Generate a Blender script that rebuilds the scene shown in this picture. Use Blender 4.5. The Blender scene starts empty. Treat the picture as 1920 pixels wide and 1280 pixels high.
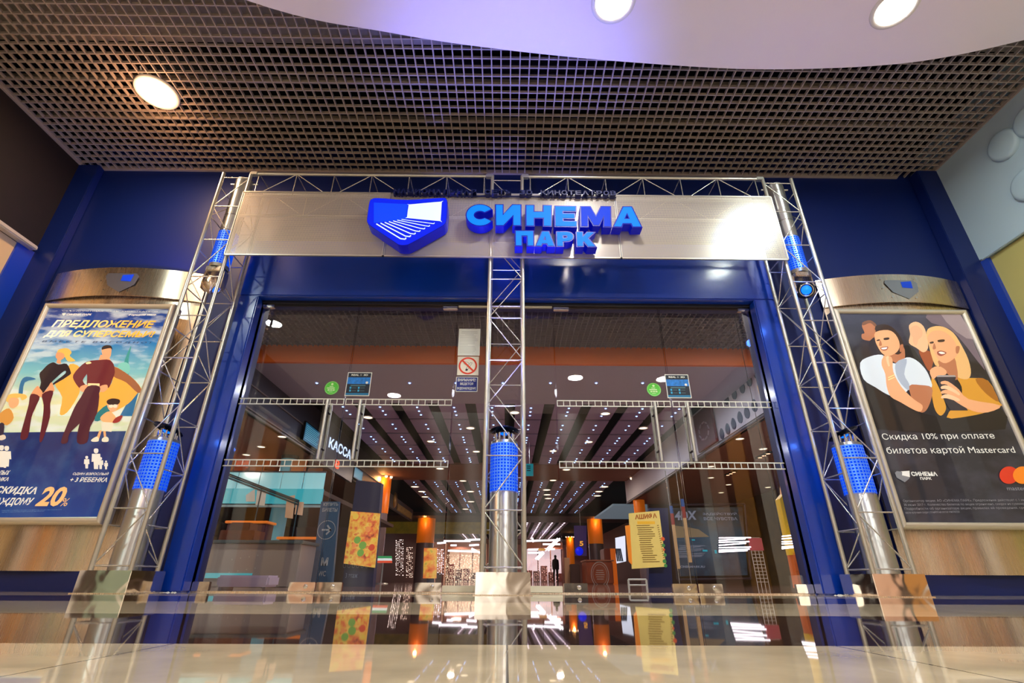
import bpy, bmesh, math, random
from mathutils import Vector, Matrix
random.seed(7)
S = bpy.context.scene
COL = S.collection

# ---------------------------------------------------------------- camera
F, YAW, PITCH, ROLL = 932.772, -0.0081416, 0.4477971, 0.0044392
CAM = Vector((0, 0, .105))
_cy, _sy, _cp, _sp = math.cos(YAW), math.sin(YAW), math.cos(PITCH), math.sin(PITCH)
FWD = Vector((-_sy*_cp, _cy*_cp, _sp)); _r = Vector((_cy, _sy, 0)); _u = _r.cross(FWD)
RGT = math.cos(ROLL)*_r + math.sin(ROLL)*_u
UPV = -math.sin(ROLL)*_r + math.cos(ROLL)*_u
cam = bpy.data.cameras.new('camera'); co = bpy.data.objects.new('camera', cam); COL.objects.link(co)
cam.sensor_width = 36; cam.lens = 36*F/1920; cam.clip_start = .01; cam.clip_end = 300
m = Matrix((RGT, UPV, -FWD)).transposed().to_4x4(); m.translation = CAM
co.matrix_world = m
S.camera = co

# ---------------------------------------------------------------- colour management, world
S.view_settings.view_transform = 'Standard'; S.view_settings.look = 'None'
S.view_settings.gamma = 1; S.view_settings.use_curve_mapping = False
S.view_settings.exposure = 0.0

def lin(c):
    return tuple((v/255/12.92 if v/255 <= .04045 else ((v/255+.055)/1.055)**2.4) for v in c)

W = bpy.data.worlds.new('streaked_fill'); S.world = W; W.use_nodes = True
nt = W.node_tree; nt.nodes.clear()
out = nt.nodes.new('ShaderNodeOutputWorld'); bg = nt.nodes.new('ShaderNodeBackground')
tc = nt.nodes.new('ShaderNodeTexCoord'); mp = nt.nodes.new('ShaderNodeMapping'); mp.inputs['Scale'].default_value = (4, 4, .3)
nz = nt.nodes.new('ShaderNodeTexNoise'); nz.inputs['Scale'].default_value = 1.6; nz.inputs['Detail'].default_value = 3  # invented warm and dark streaks, for fill and reflections in the steel
rp = nt.nodes.new('ShaderNodeValToRGB')
e = rp.color_ramp.elements
e[0].position = .42; e[0].color = (.05, .04, .04, 1); e[1].position = .6; e[1].color = (2.1, 1.9, 1.65, 1)
k = e.new(.5); k.color = (.46, .33, .22, 1)
nt.links.new(tc.outputs['Generated'], mp.inputs[0]); nt.links.new(mp.outputs[0], nz.inputs['Vector'])
nt.links.new(nz.outputs[0], rp.inputs[0]); nt.links.new(rp.outputs[0], bg.inputs[0])
bg.inputs[1].default_value = 1.0; nt.links.new(bg.outputs[0], out.inputs[0])

def lamp(name, kind, loc, power, color, size=.3, aim=None, spot=None, blend=.5):
    l = bpy.data.lights.new(name, kind); l.energy = power; l.color = color
    if kind == 'AREA': l.shape = 'DISK'; l.size = size
    else: l.shadow_soft_size = size
    if kind == 'SPOT': l.spot_size = spot; l.spot_blend = blend
    o = bpy.data.objects.new(name, l); COL.objects.link(o); o.location = loc
    if aim is not None:
        o.rotation_euler = (Vector(aim)-Vector(loc)).to_track_quat('-Z', 'Y').to_euler()
    return o
WARM = (1, .62, .34); NEUT = (1, .94, .87); COOL = (.8, .92, 1)
BLUE = (.05, .2, 1)
# front hall downlights
lamp('grid_downlight_glow', 'AREA', (-3.94, 3.84, 4.93), 75, WARM, .36)
lamp('grid_downlight_spill', 'POINT', (-3.94, 3.8, 4.78), 22, (1, .5, .22), .15)
lamp('soffit_downlight_glow', 'AREA', (.93, 2.72, 4.78), 80, NEUT, .36)
lamp('soffit_downlight_glow', 'AREA', (3.52, 2.74, 4.78), 80, (.9, 1, .92), .36)
for x, y in ((1.72, -1.85), (4.0, -1.9), (-3.2, -3.3)):
    lamp('mall_downlight_glow', 'AREA', (x, y, 4.78), 95, NEUT, .36)
# hall behind the glass
for x, y in ((-3, 10.2), (0, 10.2), (3, 10.2), (-3, 15), (0, 15), (3, 15), (-3, 20), (3, 20), (-2.5, 27), (2.5, 27), (0, 34), (0, 44)):
    lamp('hall_downlight_glow', 'AREA', (x, y, 3.78), 42 if y < 16 else 60, (.85, .86, 1) if y < 16 else (1, .74, .58), .3)
for x in (-4.5, -1.5, 1.5, 4.5):  # added fill without fixtures, brightens the orange band and white fascia
    lamp('lobby_fill', 'AREA', (x, 6.6, 4.15), 110 if x > 4 else 50, (.84, .86, 1) if x > 4 else (1, .86, .72), .3)
for x, y in ((-7.5, 9), (-7.5, 14), (7.5, 9), (7.5, 14)):
    lamp('aisle_downlight_glow', 'AREA', (x, y, 2.9), 40 if x > 0 else 90, (1, .66, .42) if x > 0 else (.95, .8, .7), .4)

# ---------------------------------------------------------------- pixel helpers: a point of the 1920x1280 frame on a real plane
def ray(x, y): return FWD + (x-960)/F*RGT - (y-640)/F*UPV
def PY(x, y, Y): d = ray(x, y); return CAM + d*((Y-CAM.y)/d.y)
def PZ(x, y, Z): d = ray(x, y); return CAM + d*((Z-CAM.z)/d.z)
def PX(x, y, X): d = ray(x, y); return CAM + d*((X-CAM.x)/d.x)

_q = PZ(513, 607, 4.78); lamp('mall_downlight_glow', 'AREA', (_q.x, 10-_q.y, 4.78), 80, (.85, 1, .92), .3)

# ---------------------------------------------------------------- materials
MATS = {}
def mat(name, color, rough=.5, metal=0, emit=0, ecol=None, coat=0, spec=.5, noise=0, nscale=8, aniso=0, coatr=.05):
    if name in MATS: return MATS[name]
    M = bpy.data.materials.new(name); M.use_nodes = True; MATS[name] = M
    n = M.node_tree; b = n.nodes['Principled BSDF']
    c = lin(color)
    b.inputs['Base Color'].default_value = (*c, 1); b.inputs['Roughness'].default_value = rough
    b.inputs['Metallic'].default_value = metal; b.inputs['Specular IOR Level'].default_value = spec
    b.inputs['Coat Weight'].default_value = coat; b.inputs['Coat Roughness'].default_value = coatr
    if emit:
        b.inputs['Emission Color'].default_value = (*lin(ecol or color), 1); b.inputs['Emission Strength'].default_value = emit
    if noise:
        t = n.nodes.new('ShaderNodeTexCoord'); z = n.nodes.new('ShaderNodeTexNoise'); z.inputs['Scale'].default_value = nscale
        z.inputs['Detail'].default_value = 6
        r = n.nodes.new('ShaderNodeValToRGB')
        r.color_ramp.elements[0].position = .3; r.color_ramp.elements[1].position = .7
        r.color_ramp.elements[0].color = (*[v*(1-noise) for v in c], 1)
        r.color_ramp.elements[1].color = (*[min(1, v*(1+noise)) for v in c], 1)
        n.links.new(t.outputs['Object'], z.inputs['Vector']); n.links.new(z.outputs[0], r.inputs[0]); n.links.new(r.outputs[0], b.inputs['Base Color'])
    if aniso: b.inputs['Anisotropic'].default_value = aniso
    return M

def glass_mat(name, tint, ior=1.5, boost=1.0):
    M = bpy.data.materials.new(name); M.use_nodes = True; MATS[name] = M
    n = M.node_tree; n.nodes.clear()
    o = n.nodes.new('ShaderNodeOutputMaterial'); mx = n.nodes.new('ShaderNodeMixShader')
    t = n.nodes.new('ShaderNodeBsdfTransparent'); t.inputs[0].default_value = (*tint, 1)
    g = n.nodes.new('ShaderNodeBsdfGlossy'); g.inputs['Roughness'].default_value = .0
    fr = n.nodes.new('ShaderNodeFresnel'); fr.inputs[0].default_value = ior
    mu = n.nodes.new('ShaderNodeMath'); mu.operation = 'MULTIPLY'; mu.inputs[1].default_value = boost; mu.use_clamp = True
    n.links.new(fr.outputs[0], mu.inputs[0]); n.links.new(mu.outputs[0], mx.inputs[0])
    n.links.new(t.outputs[0], mx.inputs[1]); n.links.new(g.outputs[0], mx.inputs[2]); n.links.new(mx.outputs[0], o.inputs[0])
    return M

def holes_mat(name, color, pitch, frac, rough=.35, metal=.9, hole=None, axes='XZ', spread=0):
    """perforated sheet: square grid of round holes in object space; hole=None lets one see through"""
    M = bpy.data.materials.new(name); M.use_nodes = True; MATS[name] = M
    n = M.node_tree; b = n.nodes['Principled BSDF']; o = n.nodes['Material Output']
    b.inputs['Base Color'].default_value = (*lin(color), 1); b.inputs['Roughness'].default_value = rough; b.inputs['Metallic'].default_value = metal
    t = n.nodes.new('ShaderNodeTexCoord'); s = n.nodes.new('ShaderNodeSeparateXYZ')
    n.links.new(t.outputs['UV' if axes == 'UV' else 'Object'], s.inputs[0])
    def mth(op, a, v=None, v2=None):
        q = n.nodes.new('ShaderNodeMath'); q.operation = op; n.links.new(a, q.inputs[0])
        if v is not None:
            if isinstance(v, (int, float)): q.inputs[1].default_value = v
            else: n.links.new(v, q.inputs[1])
        return q.outputs[0]
    a0, a1 = (s.outputs['X'], s.outputs['Y']) if axes == 'UV' else (s.outputs['X'], s.outputs['Z'])
    def cen(a):
        q = mth('DIVIDE', a, pitch); q = mth('FRACT', mth('ADD', q, 100.0)); q = mth('SUBTRACT', q, .5); return mth('ABSOLUTE', q)
    u, v = cen(a0), cen(a1)
    d = mth('SQRT', mth('ADD', mth('POWER', u, 3.0), mth('POWER', v, 3.0))) if False else mth('MAXIMUM', u, v)
    h = mth('LESS_THAN', d, frac/2)
    if hole is None: h2 = n.nodes.new('ShaderNodeBsdfTransparent')
    else:
        h2 = n.nodes.new('ShaderNodeEmission'); h2.inputs[0].default_value = (*lin(hole[0]), 1); h2.inputs[1].default_value = hole[1]
    mx = n.nodes.new('ShaderNodeMixShader')
    n.links.new(h, mx.inputs[0]); n.links.new(b.outputs[0], mx.inputs[1]); n.links.new(h2.outputs[0], mx.inputs[2]); n.links.new(mx.outputs[0], o.inputs[0])
    return M

def tile_mat(name, c1, c2, stripes, tile=.6, rough=.06):
    """polished stone tiles with darker stripes across the hall, thin joints"""
    M = bpy.data.materials.new(name); M.use_nodes = True; MATS[name] = M
    n = M.node_tree; b = n.nodes['Principled BSDF']
    t = n.nodes.new('ShaderNodeTexCoord'); s = n.nodes.new('ShaderNodeSeparateXYZ'); n.links.new(t.outputs['Object'], s.inputs[0])
    def mth(op, a, v):
        q = n.nodes.new('ShaderNodeMath'); q.operation = op; n.links.new(a, q.inputs[0])
        if isinstance(v, (int, float)): q.inputs[1].default_value = v
        else: n.links.new(v, q.inputs[1])
        return q.outputs[0]
    tot = None
    for y0, y1 in stripes:
        k = mth('MULTIPLY', mth('GREATER_THAN', s.outputs['Y'], y0), mth('LESS_THAN', s.outputs['Y'], y1))
        tot = k if tot is None else mth('MAXIMUM', tot, k)
    z = n.nodes.new('ShaderNodeTexNoise'); z.inputs['Scale'].default_value = 6; z.inputs['Detail'].default_value = 8
    n.links.new(t.outputs['Object'], z.inputs['Vector'])
    def ramp(c):
        r = n.nodes.new('ShaderNodeValToRGB'); l = lin(c)
        r.color_ramp.elements[0].position = .3; r.color_ramp.elements[1].position = .7
        r.color_ramp.elements[0].color = (*[v*.8 for v in l], 1); r.color_ramp.elements[1].color = (*[min(1, v*1.15) for v in l], 1)
        n.links.new(z.outputs[0], r.inputs[0]); return r.outputs[0]
    mx = n.nodes.new('ShaderNodeMixRGB'); mx.inputs[1].default_value = (*lin(c1), 1)
    n.links.new(ramp(c1), mx.inputs[1])
    if tot is not None:
        n.links.new(ramp(c2), mx.inputs[2]); n.links.new(tot, mx.inputs[0])
    else: mx.inputs[0].default_value = 0
    jx = mth('LESS_THAN', mth('FRACT', mth('DIVIDE', mth('ADD', s.outputs['X'], 60.), tile), 0), .006)
    jy = mth('LESS_THAN', mth('FRACT', mth('DIVIDE', mth('ADD', s.outputs['Y'], 60.), tile), 0), .006)
    j = mth('MAXIMUM', jx, jy)
    m2 = n.nodes.new('ShaderNodeMixRGB'); m2.inputs[2].default_value = (.03, .025, .02, 1)
    n.links.new(j, m2.inputs[0]); n.links.new(mx.outputs[0], m2.inputs[1]); n.links.new(m2.outputs[0], b.inputs['Base Color'])
    b.inputs['Roughness'].default_value = rough
    b.inputs['Specular IOR Level'].default_value = .6
    return M

def brushed_mat(name, color, rough=.28, bump=.015):
    M = mat(name, color, rough, 1.0)
    n = M.node_tree; b = n.nodes['Principled BSDF']
    t = n.nodes.new('ShaderNodeTexCoord'); mp = n.nodes.new('ShaderNodeMapping'); mp.inputs['Scale'].default_value = (420, 420, 2)
    z = n.nodes.new('ShaderNodeTexNoise'); z.inputs['Scale'].default_value = 1; z.inputs['Detail'].default_value = 4
    r = n.nodes.new('ShaderNodeMapRange'); r.inputs['To Min'].default_value = rough-.08; r.inputs['To Max'].default_value = rough+.1
    n.links.new(t.outputs['Object'], mp.inputs[0]); n.links.new(mp.outputs[0], z.inputs['Vector'])
    n.links.new(z.outputs[0], r.inputs['Value']); n.links.new(r.outputs[0], b.inputs['Roughness'])
    bp = n.nodes.new('ShaderNodeBump'); bp.inputs['Strength'].default_value = bump; bp.inputs['Distance'].default_value = .002
    n.links.new(z.outputs[0], bp.inputs['Height']); n.links.new(bp.outputs[0], b.inputs['Normal'])
    tg = n.nodes.new('ShaderNodeCombineXYZ'); tg.inputs[2].default_value = 1; n.links.new(tg.outputs[0], b.inputs['Tangent']); b.inputs['Anisotropic'].default_value = .9
    return M

M_BLUE = mat('blue_lacquer', (0, 56, 172), .3, coat=.6, coatr=.12)
M_NAVY = mat('navy_wall_paint', (0, 26, 94), .45)
M_SLAT = mat('ceiling_slat', (158, 146, 140), .5, spec=.3)
M_BLACK = mat('black_void', (6, 5, 6), .9, spec=.1)
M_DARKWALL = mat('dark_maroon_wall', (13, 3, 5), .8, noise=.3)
M_CREAM = mat('cream_wall', (200, 176, 130), .6)
M_WHITE = mat('white_plaster', (240, 232, 244), .6)
M_GREYPANEL = mat('pale_grey_panel', (176, 200, 214), .5)
M_ALU = mat('satin_aluminium', (205, 205, 198), .3, .85)
M_TUBE = mat('truss_tube_metal', (206, 204, 192), .28, .75)
M_ROD = mat('truss_rod_metal', (214, 212, 205), .25, .8)
M_STEEL = brushed_mat('brushed_steel', (232, 216, 196), .25)
M_STEEL2 = brushed_mat('brushed_steel_column', (212, 214, 212), .4, .0)
M_POLISH = mat('polished_steel', (240, 232, 222), .07, 1, noise=.04, nscale=3)
_n = M_POLISH.node_tree; _w = _n.nodes.new('ShaderNodeTexNoise'); _w.inputs['Scale'].default_value = 4.5; _w.inputs['Distortion'].default_value = 1.5; _w.inputs['Detail'].default_value = 0
_p = _n.nodes.new('ShaderNodeBump'); _p.inputs['Strength'].default_value = .1; _p.inputs['Distance'].default_value = .02
_t = _n.nodes.new('ShaderNodeTexCoord'); _n.links.new(_t.outputs['Object'], _w.inputs['Vector']); _n.links.new(_w.outputs[0], _p.inputs['Height']); _n.links.new(_p.outputs[0], _n.nodes['Principled BSDF'].inputs['Normal'])
M_CHROME = mat('chrome', (225, 225, 225), .08, 1)
M_EDGE = mat('glass_edge', (50, 70, 72), .2)
M_GLASS = glass_mat('clear_glass', (.95, .965, .96), 1.5, 1.05)
M_PERF = holes_mat('perforated_sheet', (200, 192, 182), .0155, .54, .26, .4)
M_BAND = holes_mat('perforated_blue_band', (120, 180, 255), .028, .58, .28, .9, ((0, 70, 255), .95), 'UV')
_b = M_BAND.node_tree.nodes['Principled BSDF']; _b.inputs['Emission Color'].default_value = (*lin((0, 90, 255)), 1); _b.inputs['Emission Strength'].default_value = .5  # blue reflections on the metal put into its tint and emission
M_LETTER = mat('letter_face_blue', (0, 50, 140), .6, spec=.15, emit=.95, ecol=(0, 138, 255))
M_LETTERSIDE = mat('letter_side_blue', (2, 10, 110), .4, spec=.3, emit=.2, ecol=(0, 20, 255))
M_NAVYSIDE = mat('small_letter_navy', (6, 22, 84), .45)
M_WHITEGLOW = mat('white_glow', (205, 225, 230), .4, emit=.6, ecol=(205, 235, 240))
M_LAMPGLOW = mat('lamp_glow_neutral', (255, 250, 240), .4, emit=14, ecol=(255, 250, 240))
M_LAMPWARM = mat('lamp_glow_warm', (255, 235, 205), .4, emit=14, ecol=(255, 238, 212))
M_HALLGLOW = mat('hall_lamp_glow', (255, 225, 180), .4, emit=3, ecol=(255, 228, 190))
M_STAR = mat('star_light_blue', (150, 190, 255), .4, emit=8, ecol=(130, 175, 255))
M_BLUEGLOW = mat('blue_lens_glow', (0, 90, 255), .3, emit=2.5, ecol=(0, 90, 255))
M_RIM = mat('lamp_rim_white', (225, 222, 215), .4)
M_DARKBLUE = mat('dark_blue_mirror', (14, 28, 60), .12, .8)
M_PAPER = mat('paper_white', (226, 232, 224), .7)
M_FILM = mat('film_strip_white', (222, 226, 216), .6)
M_FRAME = mat('frame_silver', (214, 208, 192), .32, .5)

# ---------------------------------------------------------------- mesh building
class MB:
    def __init__(s): s.v = []; s.f = []; s.mi = []; s.sm = []; s.uv = {}
    def add(s, vs, fs, mi=0, smooth=False):
        o = len(s.v); s.v += [tuple(p) for p in vs]
        for f in fs: s.f.append(tuple(i+o for i in f)); s.mi.append(mi); s.sm.append(smooth)
        return s
    def box(s, x0, x1, y0, y1, z0, z1, mi=0):
        vs = [(x, y, z) for z in (z0, z1) for y in (y0, y1) for x in (x0, x1)]
        return s.add(vs, [(0, 2, 3, 1), (4, 5, 7, 6), (0, 1, 5, 4), (2, 6, 7, 3), (0, 4, 6, 2), (1, 3, 7, 5)], mi)
    def bbox(s, x0, x1, y0, y1, z0, z1, b=.01, mi=0):
        """box with chamfered vertical and front edges"""
        bm = bmesh.new(); bmesh.ops.create_cube(bm, size=1)
        for v in bm.verts: v.co = Vector(((x0+x1)/2+v.co.x*(x1-x0), (y0+y1)/2+v.co.y*(y1-y0), (z0+z1)/2+v.co.z*(z1-z0)))
        bmesh.ops.bevel(bm, geom=list(bm.edges), offset=b, segments=2, affect='EDGES')
        bm.verts.index_update()
        s.add([v.co for v in bm.verts], [[v.index for v in f.verts] for f in bm.faces], mi); bm.free(); return s
    def tube(s, p, q, r, n=10, mi=0, r2=None, cap=True):
        p, q = Vector(p), Vector(q); d = (q-p).normalized(); a = d.orthogonal().normalized(); b = d.cross(a)
        r2 = r if r2 is None else r2; vs = []
        for c, rr in ((p, r), (q, r2)):
            for i in range(n):
                t = 2*math.pi*i/n; vs.append(c+a*rr*math.cos(t)+b*rr*math.sin(t))
        s.add(vs, [(i, (i+1) % n, n+(i+1) % n, n+i) for i in range(n)], mi, True)
        if cap: s.add(vs, [tuple(range(n-1, -1, -1)), tuple(range(n, 2*n))], mi)
        return s
    def lathe(s, prof, c, axis=(0, 0, 1), n=32, mi=0, closed=False):
        c = Vector(c); d = Vector(axis).normalized(); a = d.orthogonal().normalized(); b = d.cross(a); vs = []
        for r, h in prof:
            for i in range(n):
                t = 2*math.pi*i/n; vs.append(c+d*h+a*r*math.cos(t)+b*r*math.sin(t))
        fs = [(k*n+i, k*n+(i+1) % n, (k+1)*n+(i+1) % n, (k+1)*n+i) for k in range(len(prof)-1) for i in range(n)]
        return s.add(vs, fs, mi, True)
    def disc(s, c, r, axis=(0, 0, 1), n=28, mi=0):
        c = Vector(c); d = Vector(axis).normalized(); a = d.orthogonal().normalized(); b = d.cross(a)
        return s.add([c+a*r*math.cos(2*math.pi*i/n)+b*r*math.sin(2*math.pi*i/n) for i in range(n)], [tuple(range(n))], mi)
    def prism(s, pts, y0, y1, mi=0, side=None):
        """outline in X,Z extruded from y0 (front) to y1"""
        n = len(pts); side = mi if side is None else side
        s.add([(x, y0, z) for x, z in pts], [tuple(range(n))], mi)
        s.add([(x, y1, z) for x, z in pts], [tuple(range(n-1, -1, -1))], side)
        s.add([(x, y, z) for y in (y0, y1) for x, z in pts], [(i, n+i, n+(i+1) % n, (i+1) % n) for i in range(n)], side)
        return s
    def face(s, pts, mi=0): return s.add(pts, [tuple(range(len(pts)))], mi)
    def build(s, name, mats, parent=None, loc=None):
        me = bpy.data.meshes.new(name)
        off = Vector(WORLD.get(parent.name, (0, 0, 0))) if parent is not None else Vector(loc or (0, 0, 0))
        me.from_pydata([tuple(Vector(p)-off) for p in s.v], [], s.f); me.update()
        for M in (mats if isinstance(mats, (list, tuple)) else [mats]): me.materials.append(M)
        for p, i, sm in zip(me.polygons, s.mi, s.sm): p.material_index = i; p.use_smooth = sm
        return link(name, me, parent, off)

WORLD = {}
def link(name, me, parent=None, off=Vector((0, 0, 0))):
    o = bpy.data.objects.new(name, me); COL.objects.link(o)
    if parent is not None: o.parent = parent
    else: o.location = off
    WORLD[o.name] = tuple(off)
    return o
def fixn(o):
    bm = bmesh.new(); bm.from_mesh(o.data); bmesh.ops.recalc_face_normals(bm, faces=bm.faces); bm.to_mesh(o.data); bm.free(); return o
def thing(name, label, cat, loc=(0, 0, 0), group=None):
    o = bpy.data.objects.new(name, None); COL.objects.link(o); o.location = loc; o.empty_display_size = .1
    WORLD[o.name] = tuple(loc); return tag(o, label, cat, group)
def tag(o, label, cat, group=None, kind=None):
    if label: o['label'] = label
    if cat: o['category'] = cat
    if group: o['group'] = group
    if kind: o['kind'] = kind
    return o
def struct(o, label=None): o['kind'] = 'structure'; return o
def copytree(o, delta, parent=None):
    c = o.copy(); COL.objects.link(c); c.parent = parent
    if parent is None:
        c.location = Vector(o.location)+Vector(delta); WORLD[c.name] = tuple(c.location)
    else: WORLD[c.name] = WORLD[parent.name]
    for ch in list(o.children): copytree(ch, delta, c)
    return c

def text_raw(body, bold=0, shear=0, res=3):
    cu = bpy.data.curves.new('t', 'FONT'); cu.body = body; cu.size = 1; cu.offset = bold; cu.shear = shear; cu.resolution_u = res
    cu.fill_mode = 'FRONT'
    t = bpy.data.objects.new('t', cu); COL.objects.link(t)
    bpy.context.view_layer.update()
    me = bpy.data.meshes.new_from_object(t.evaluated_get(bpy.context.evaluated_depsgraph_get()))
    vs = [tuple(v.co) for v in me.vertices]; fs = [tuple(p.vertices) for p in me.polygons]
    bpy.data.objects.remove(t); bpy.data.curves.remove(cu); bpy.data.meshes.remove(me)
    return vs, fs
def text_fit(mb, body, f, bold=0, shear=0, mi=0):
    """fit text in the unit box, then map (u, v) with f to a world point; faces only"""
    vs, fs = text_raw(body, bold, shear)
    if not vs: return mb
    x0 = min(v[0] for v in vs); x1 = max(v[0] for v in vs); y0 = min(v[1] for v in vs); y1 = max(v[1] for v in vs)
    w = max(x1-x0, 1e-4); h = max(y1-y0, 1e-4)
    mb.add([f((v[0]-x0)/w, (v[1]-y0)/h) for v in vs], fs, mi); return mb
def text_px(mb, body, xl, yb, xr, yb2, yt, Y, bold=.02, shear=0, mi=0):
    """text whose baseline runs from frame point (xl, yb) to (xr, yb2) and whose top is at yt, on the plane Y"""
    a, b = PY(xl, yb, Y), PY(xr, yb2, Y); dx = b-a
    zt = PY(xl, yt, Y).z-a.z
    return text_fit(mb, body, lambda u, v: (a.x+dx.x*u, Y, a.z+dx.z*u+zt*v), bold, shear, mi)
def smooth(pts, n=4):
    o = []; L = len(pts)
    for i in range(L):
        p0, p1, p2, p3 = (Vector(pts[(i+j-1) % L]) for j in range(4))
        for k in range(n):
            t = k/n
            o.append(tuple(.5*((2*p1)+(-p0+p2)*t+(2*p0-5*p1+4*p2-p3)*t*t+(-p0+3*p1-3*p2+p3)*t**3)))
    return o
# ================================================================ the setting, front hall
M_FLOOR = tile_mat('polished_floor', (216, 202, 170), (62, 46, 44), [(1.05, 1.92), (2.95, 3.9)], .6, .025)
M_FLOOR2 = tile_mat('hall_floor', (150, 110, 98), (150, 110, 98), [], .6, .05)
struct(MB().box(-13, 13, -9, 5.0, -.1, 0).build('floor', M_FLOOR))
struct(MB().box(-16, 16, 5.0, 64, -.1, 0).build('floor', M_FLOOR2))
CZ = 5.0
g = MB()
x = -5.6
while x < 5.6: g.box(x-.006, x+.006, -2.5, 5.02, CZ, CZ+.034); x += .1
y = -2.5
while y < 5.0: g.box(-5.64, 5.62, y-.006, y+.006, CZ+.001, CZ+.035); y += .1
struct(g.build('ceiling', M_SLAT))
struct(MB().box(-5.8, 5.8, -4.6, 5.2, CZ+.42, CZ+.5).box(-5.8, 5.8, -4.6, -4.5, CZ-.1, CZ+.5).build('ceiling', M_BLACK))
tr = MB().box(-5.64, -5.61, -2.5, 4.93, CZ-.012, CZ+.05).box(-5.4, 5.2, 5.0, 5.03, CZ-.012, CZ+.05).box(5.6, 5.62, -2.5, 4.9, CZ-.012, CZ+.05)
struct(tr.build('trim_1', M_SLAT))
# ducts in the void above the louvres
vd = MB().box(-5.6, 5.6, 2.9, 3.35, CZ+.14, CZ+.40).box(-5.6, 5.6, .5, 1.0, CZ+.14, CZ+.4)
for py in (155, 226):
    yy = PZ(960, py, CZ+.06).y; vd.box(-5.6, 5.6, yy-.02, yy+.03, CZ+.04, CZ+.09)
struct(vd.build('ceiling_duct', mat('duct_grey', (120, 112, 104), .6)))
# rounded white soffit
edge = smooth([(-6.0, .4), (-4.6, 1.75), (-2.415, 2.757), (-1.144, 3.044), (.013, 3.206), (1.315, 3.319), (2.647, 3.372), (4.016, 3.285), (4.979, 3.035), (5.62, 2.75), (6.2, 2.3), (6.2, -4.4), (-6.0, -4.4)], 8)
cut = [p for p in edge if True]
sf = MB(); n_ = len(cut)
sf.add([(x, y, 4.85) for x, y in cut], [tuple(range(n_-1, -1, -1))])
sf.add([(x, y, z) for z in (4.85, 4.99) for x, y in cut], [(i, (i+1) % n_, n_+(i+1) % n_, n_+i) for i in range(n_)])
struct(fixn(sf.build('ceiling_soffit', M_WHITE)))

# back wall behind the entrance, opening 5.66 x 3.0
wb = MB().box(-5.7, -2.84, 5.03, 5.2, 0, CZ+.45).box(2.79, 5.7, 5.03, 5.2, 0, CZ+.45).box(-2.84, 2.79, 5.03, 5.2, 2.99, CZ+.45)
struct(wb.build('wall_back', M_NAVY))
for s, x0, x1 in ((-1, -5.66, -5.38), (1, 5.36, 5.64)):
    struct(MB().bbox(x0, x1, 4.93 if s < 0 else 4.88, 5.03, 0, CZ, .008).build('wall_pilaster', M_NAVY))
# side walls
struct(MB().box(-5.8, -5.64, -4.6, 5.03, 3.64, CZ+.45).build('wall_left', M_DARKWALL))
lt = MB().bbox(-5.66, -5.56, -2.5, 4.88, 3.585, 3.64, .012)
struct(lt.build('trim_2', M_FRAME))
struct(MB().box(-5.8, -5.66, 4.1, 4.72, 0, 3.585).build('wall_left', M_CREAM))
STREAK_CLAD = [M_CREAM, mat('clad_white', (240, 236, 226), .5), mat('clad_brown', (70, 44, 30), .5), mat('clad_gold', (214, 150, 70), .4), mat('clad_pink', (228, 186, 160), .5), mat('clad_dark', (26, 22, 22), .4), mat('clad_green', (150, 170, 150), .4)]
def streak_cladding(xw, s, seq):  # invented unseen panels, coloured to put streaks into the steel reflections
    b = MB(); y = 4.1
    for wd, k in seq: b.box(*sorted((xw, xw+s*(.14 if k in (2, 5) else .17))), y-wd, y, 0, 3.585, k); y -= wd
    return b
struct(streak_cladding(-5.84, 1, [(.35, 0), (.3, 2), (.18, 1), (.25, 4), (.12, 2), (.5, 3), (.1, 1), (.35, 5), (.5, 4), (.15, 1), (.3, 2), (.7, 6), (.2, 1), (.6, 0), (.4, 5), (.5, 1), (.9, 3), (.4, 2), (1.2, 0), (.5, 5), (.6, 1), (1.5, 4), (1.5, 2)]).build('wall_left', STREAK_CLAD))
struct(MB().box(-5.72, -5.64, 4.72, 5.03, 0, 3.6).build('wall_left', M_BLUE))
struct(MB().box(5.62, 5.78, -4.6, 5.03, 3.575, CZ+.45).build('wall_right', M_GREYPANEL))
struct(MB().bbox(5.6, 5.64, -2.5, 4.84, 3.545, 3.575, .006).build('trim_3', M_GREYPANEL))
struct(MB().box(5.66, 5.8, 4.1, 4.79, 0, 3.55).build('wall_right', mat('olive_wall', (186, 178, 110), .6)))
struct(streak_cladding(5.83, -1, [(.5, 0), (.4, 1), (.25, 2), (.35, 4), (.1, 5), (.2, 3), (.15, 1), (.45, 2), (.2, 4), (.12, 1), (.4, 3), (.3, 5), (.6, 4), (.2, 1), (.5, 2), (.8, 1), (.4, 5), (.9, 3), (.5, 2), (1.0, 4), (.6, 1), (1.5, 2), (1.5, 0)]).build('wall_right', STREAK_CLAD))
struct(MB().box(5.62, 5.66, 4.79, 5.03, 0, 3.55).build('wall_right', M_BLUE))
for i, (yy, zz) in enumerate([(PX(x, y, 5.62).y, PX(x, y, 5.62).z) for x, y in ((1884, 272), (1930, 345), (1935, 225))]):
    o = MB().lathe([(.0, .05), (.14, .05), (.165, .042), (.178, .02), (.178, -.005)], (5.62, yy, zz), (-1, 0, 0), 40).build('wall_disc', M_GREYPANEL, loc=(5.62, yy, zz))
    tag(o, ('round pale disc on the grey upper wall panel at right, nearest the blue corner', 'lower round pale disc on the grey upper wall panel, cut by the picture edge', 'upper round pale disc on the grey wall panel, close under the lattice ceiling')[i], 'wall decoration', 'round discs on the grey wall panel')

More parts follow.
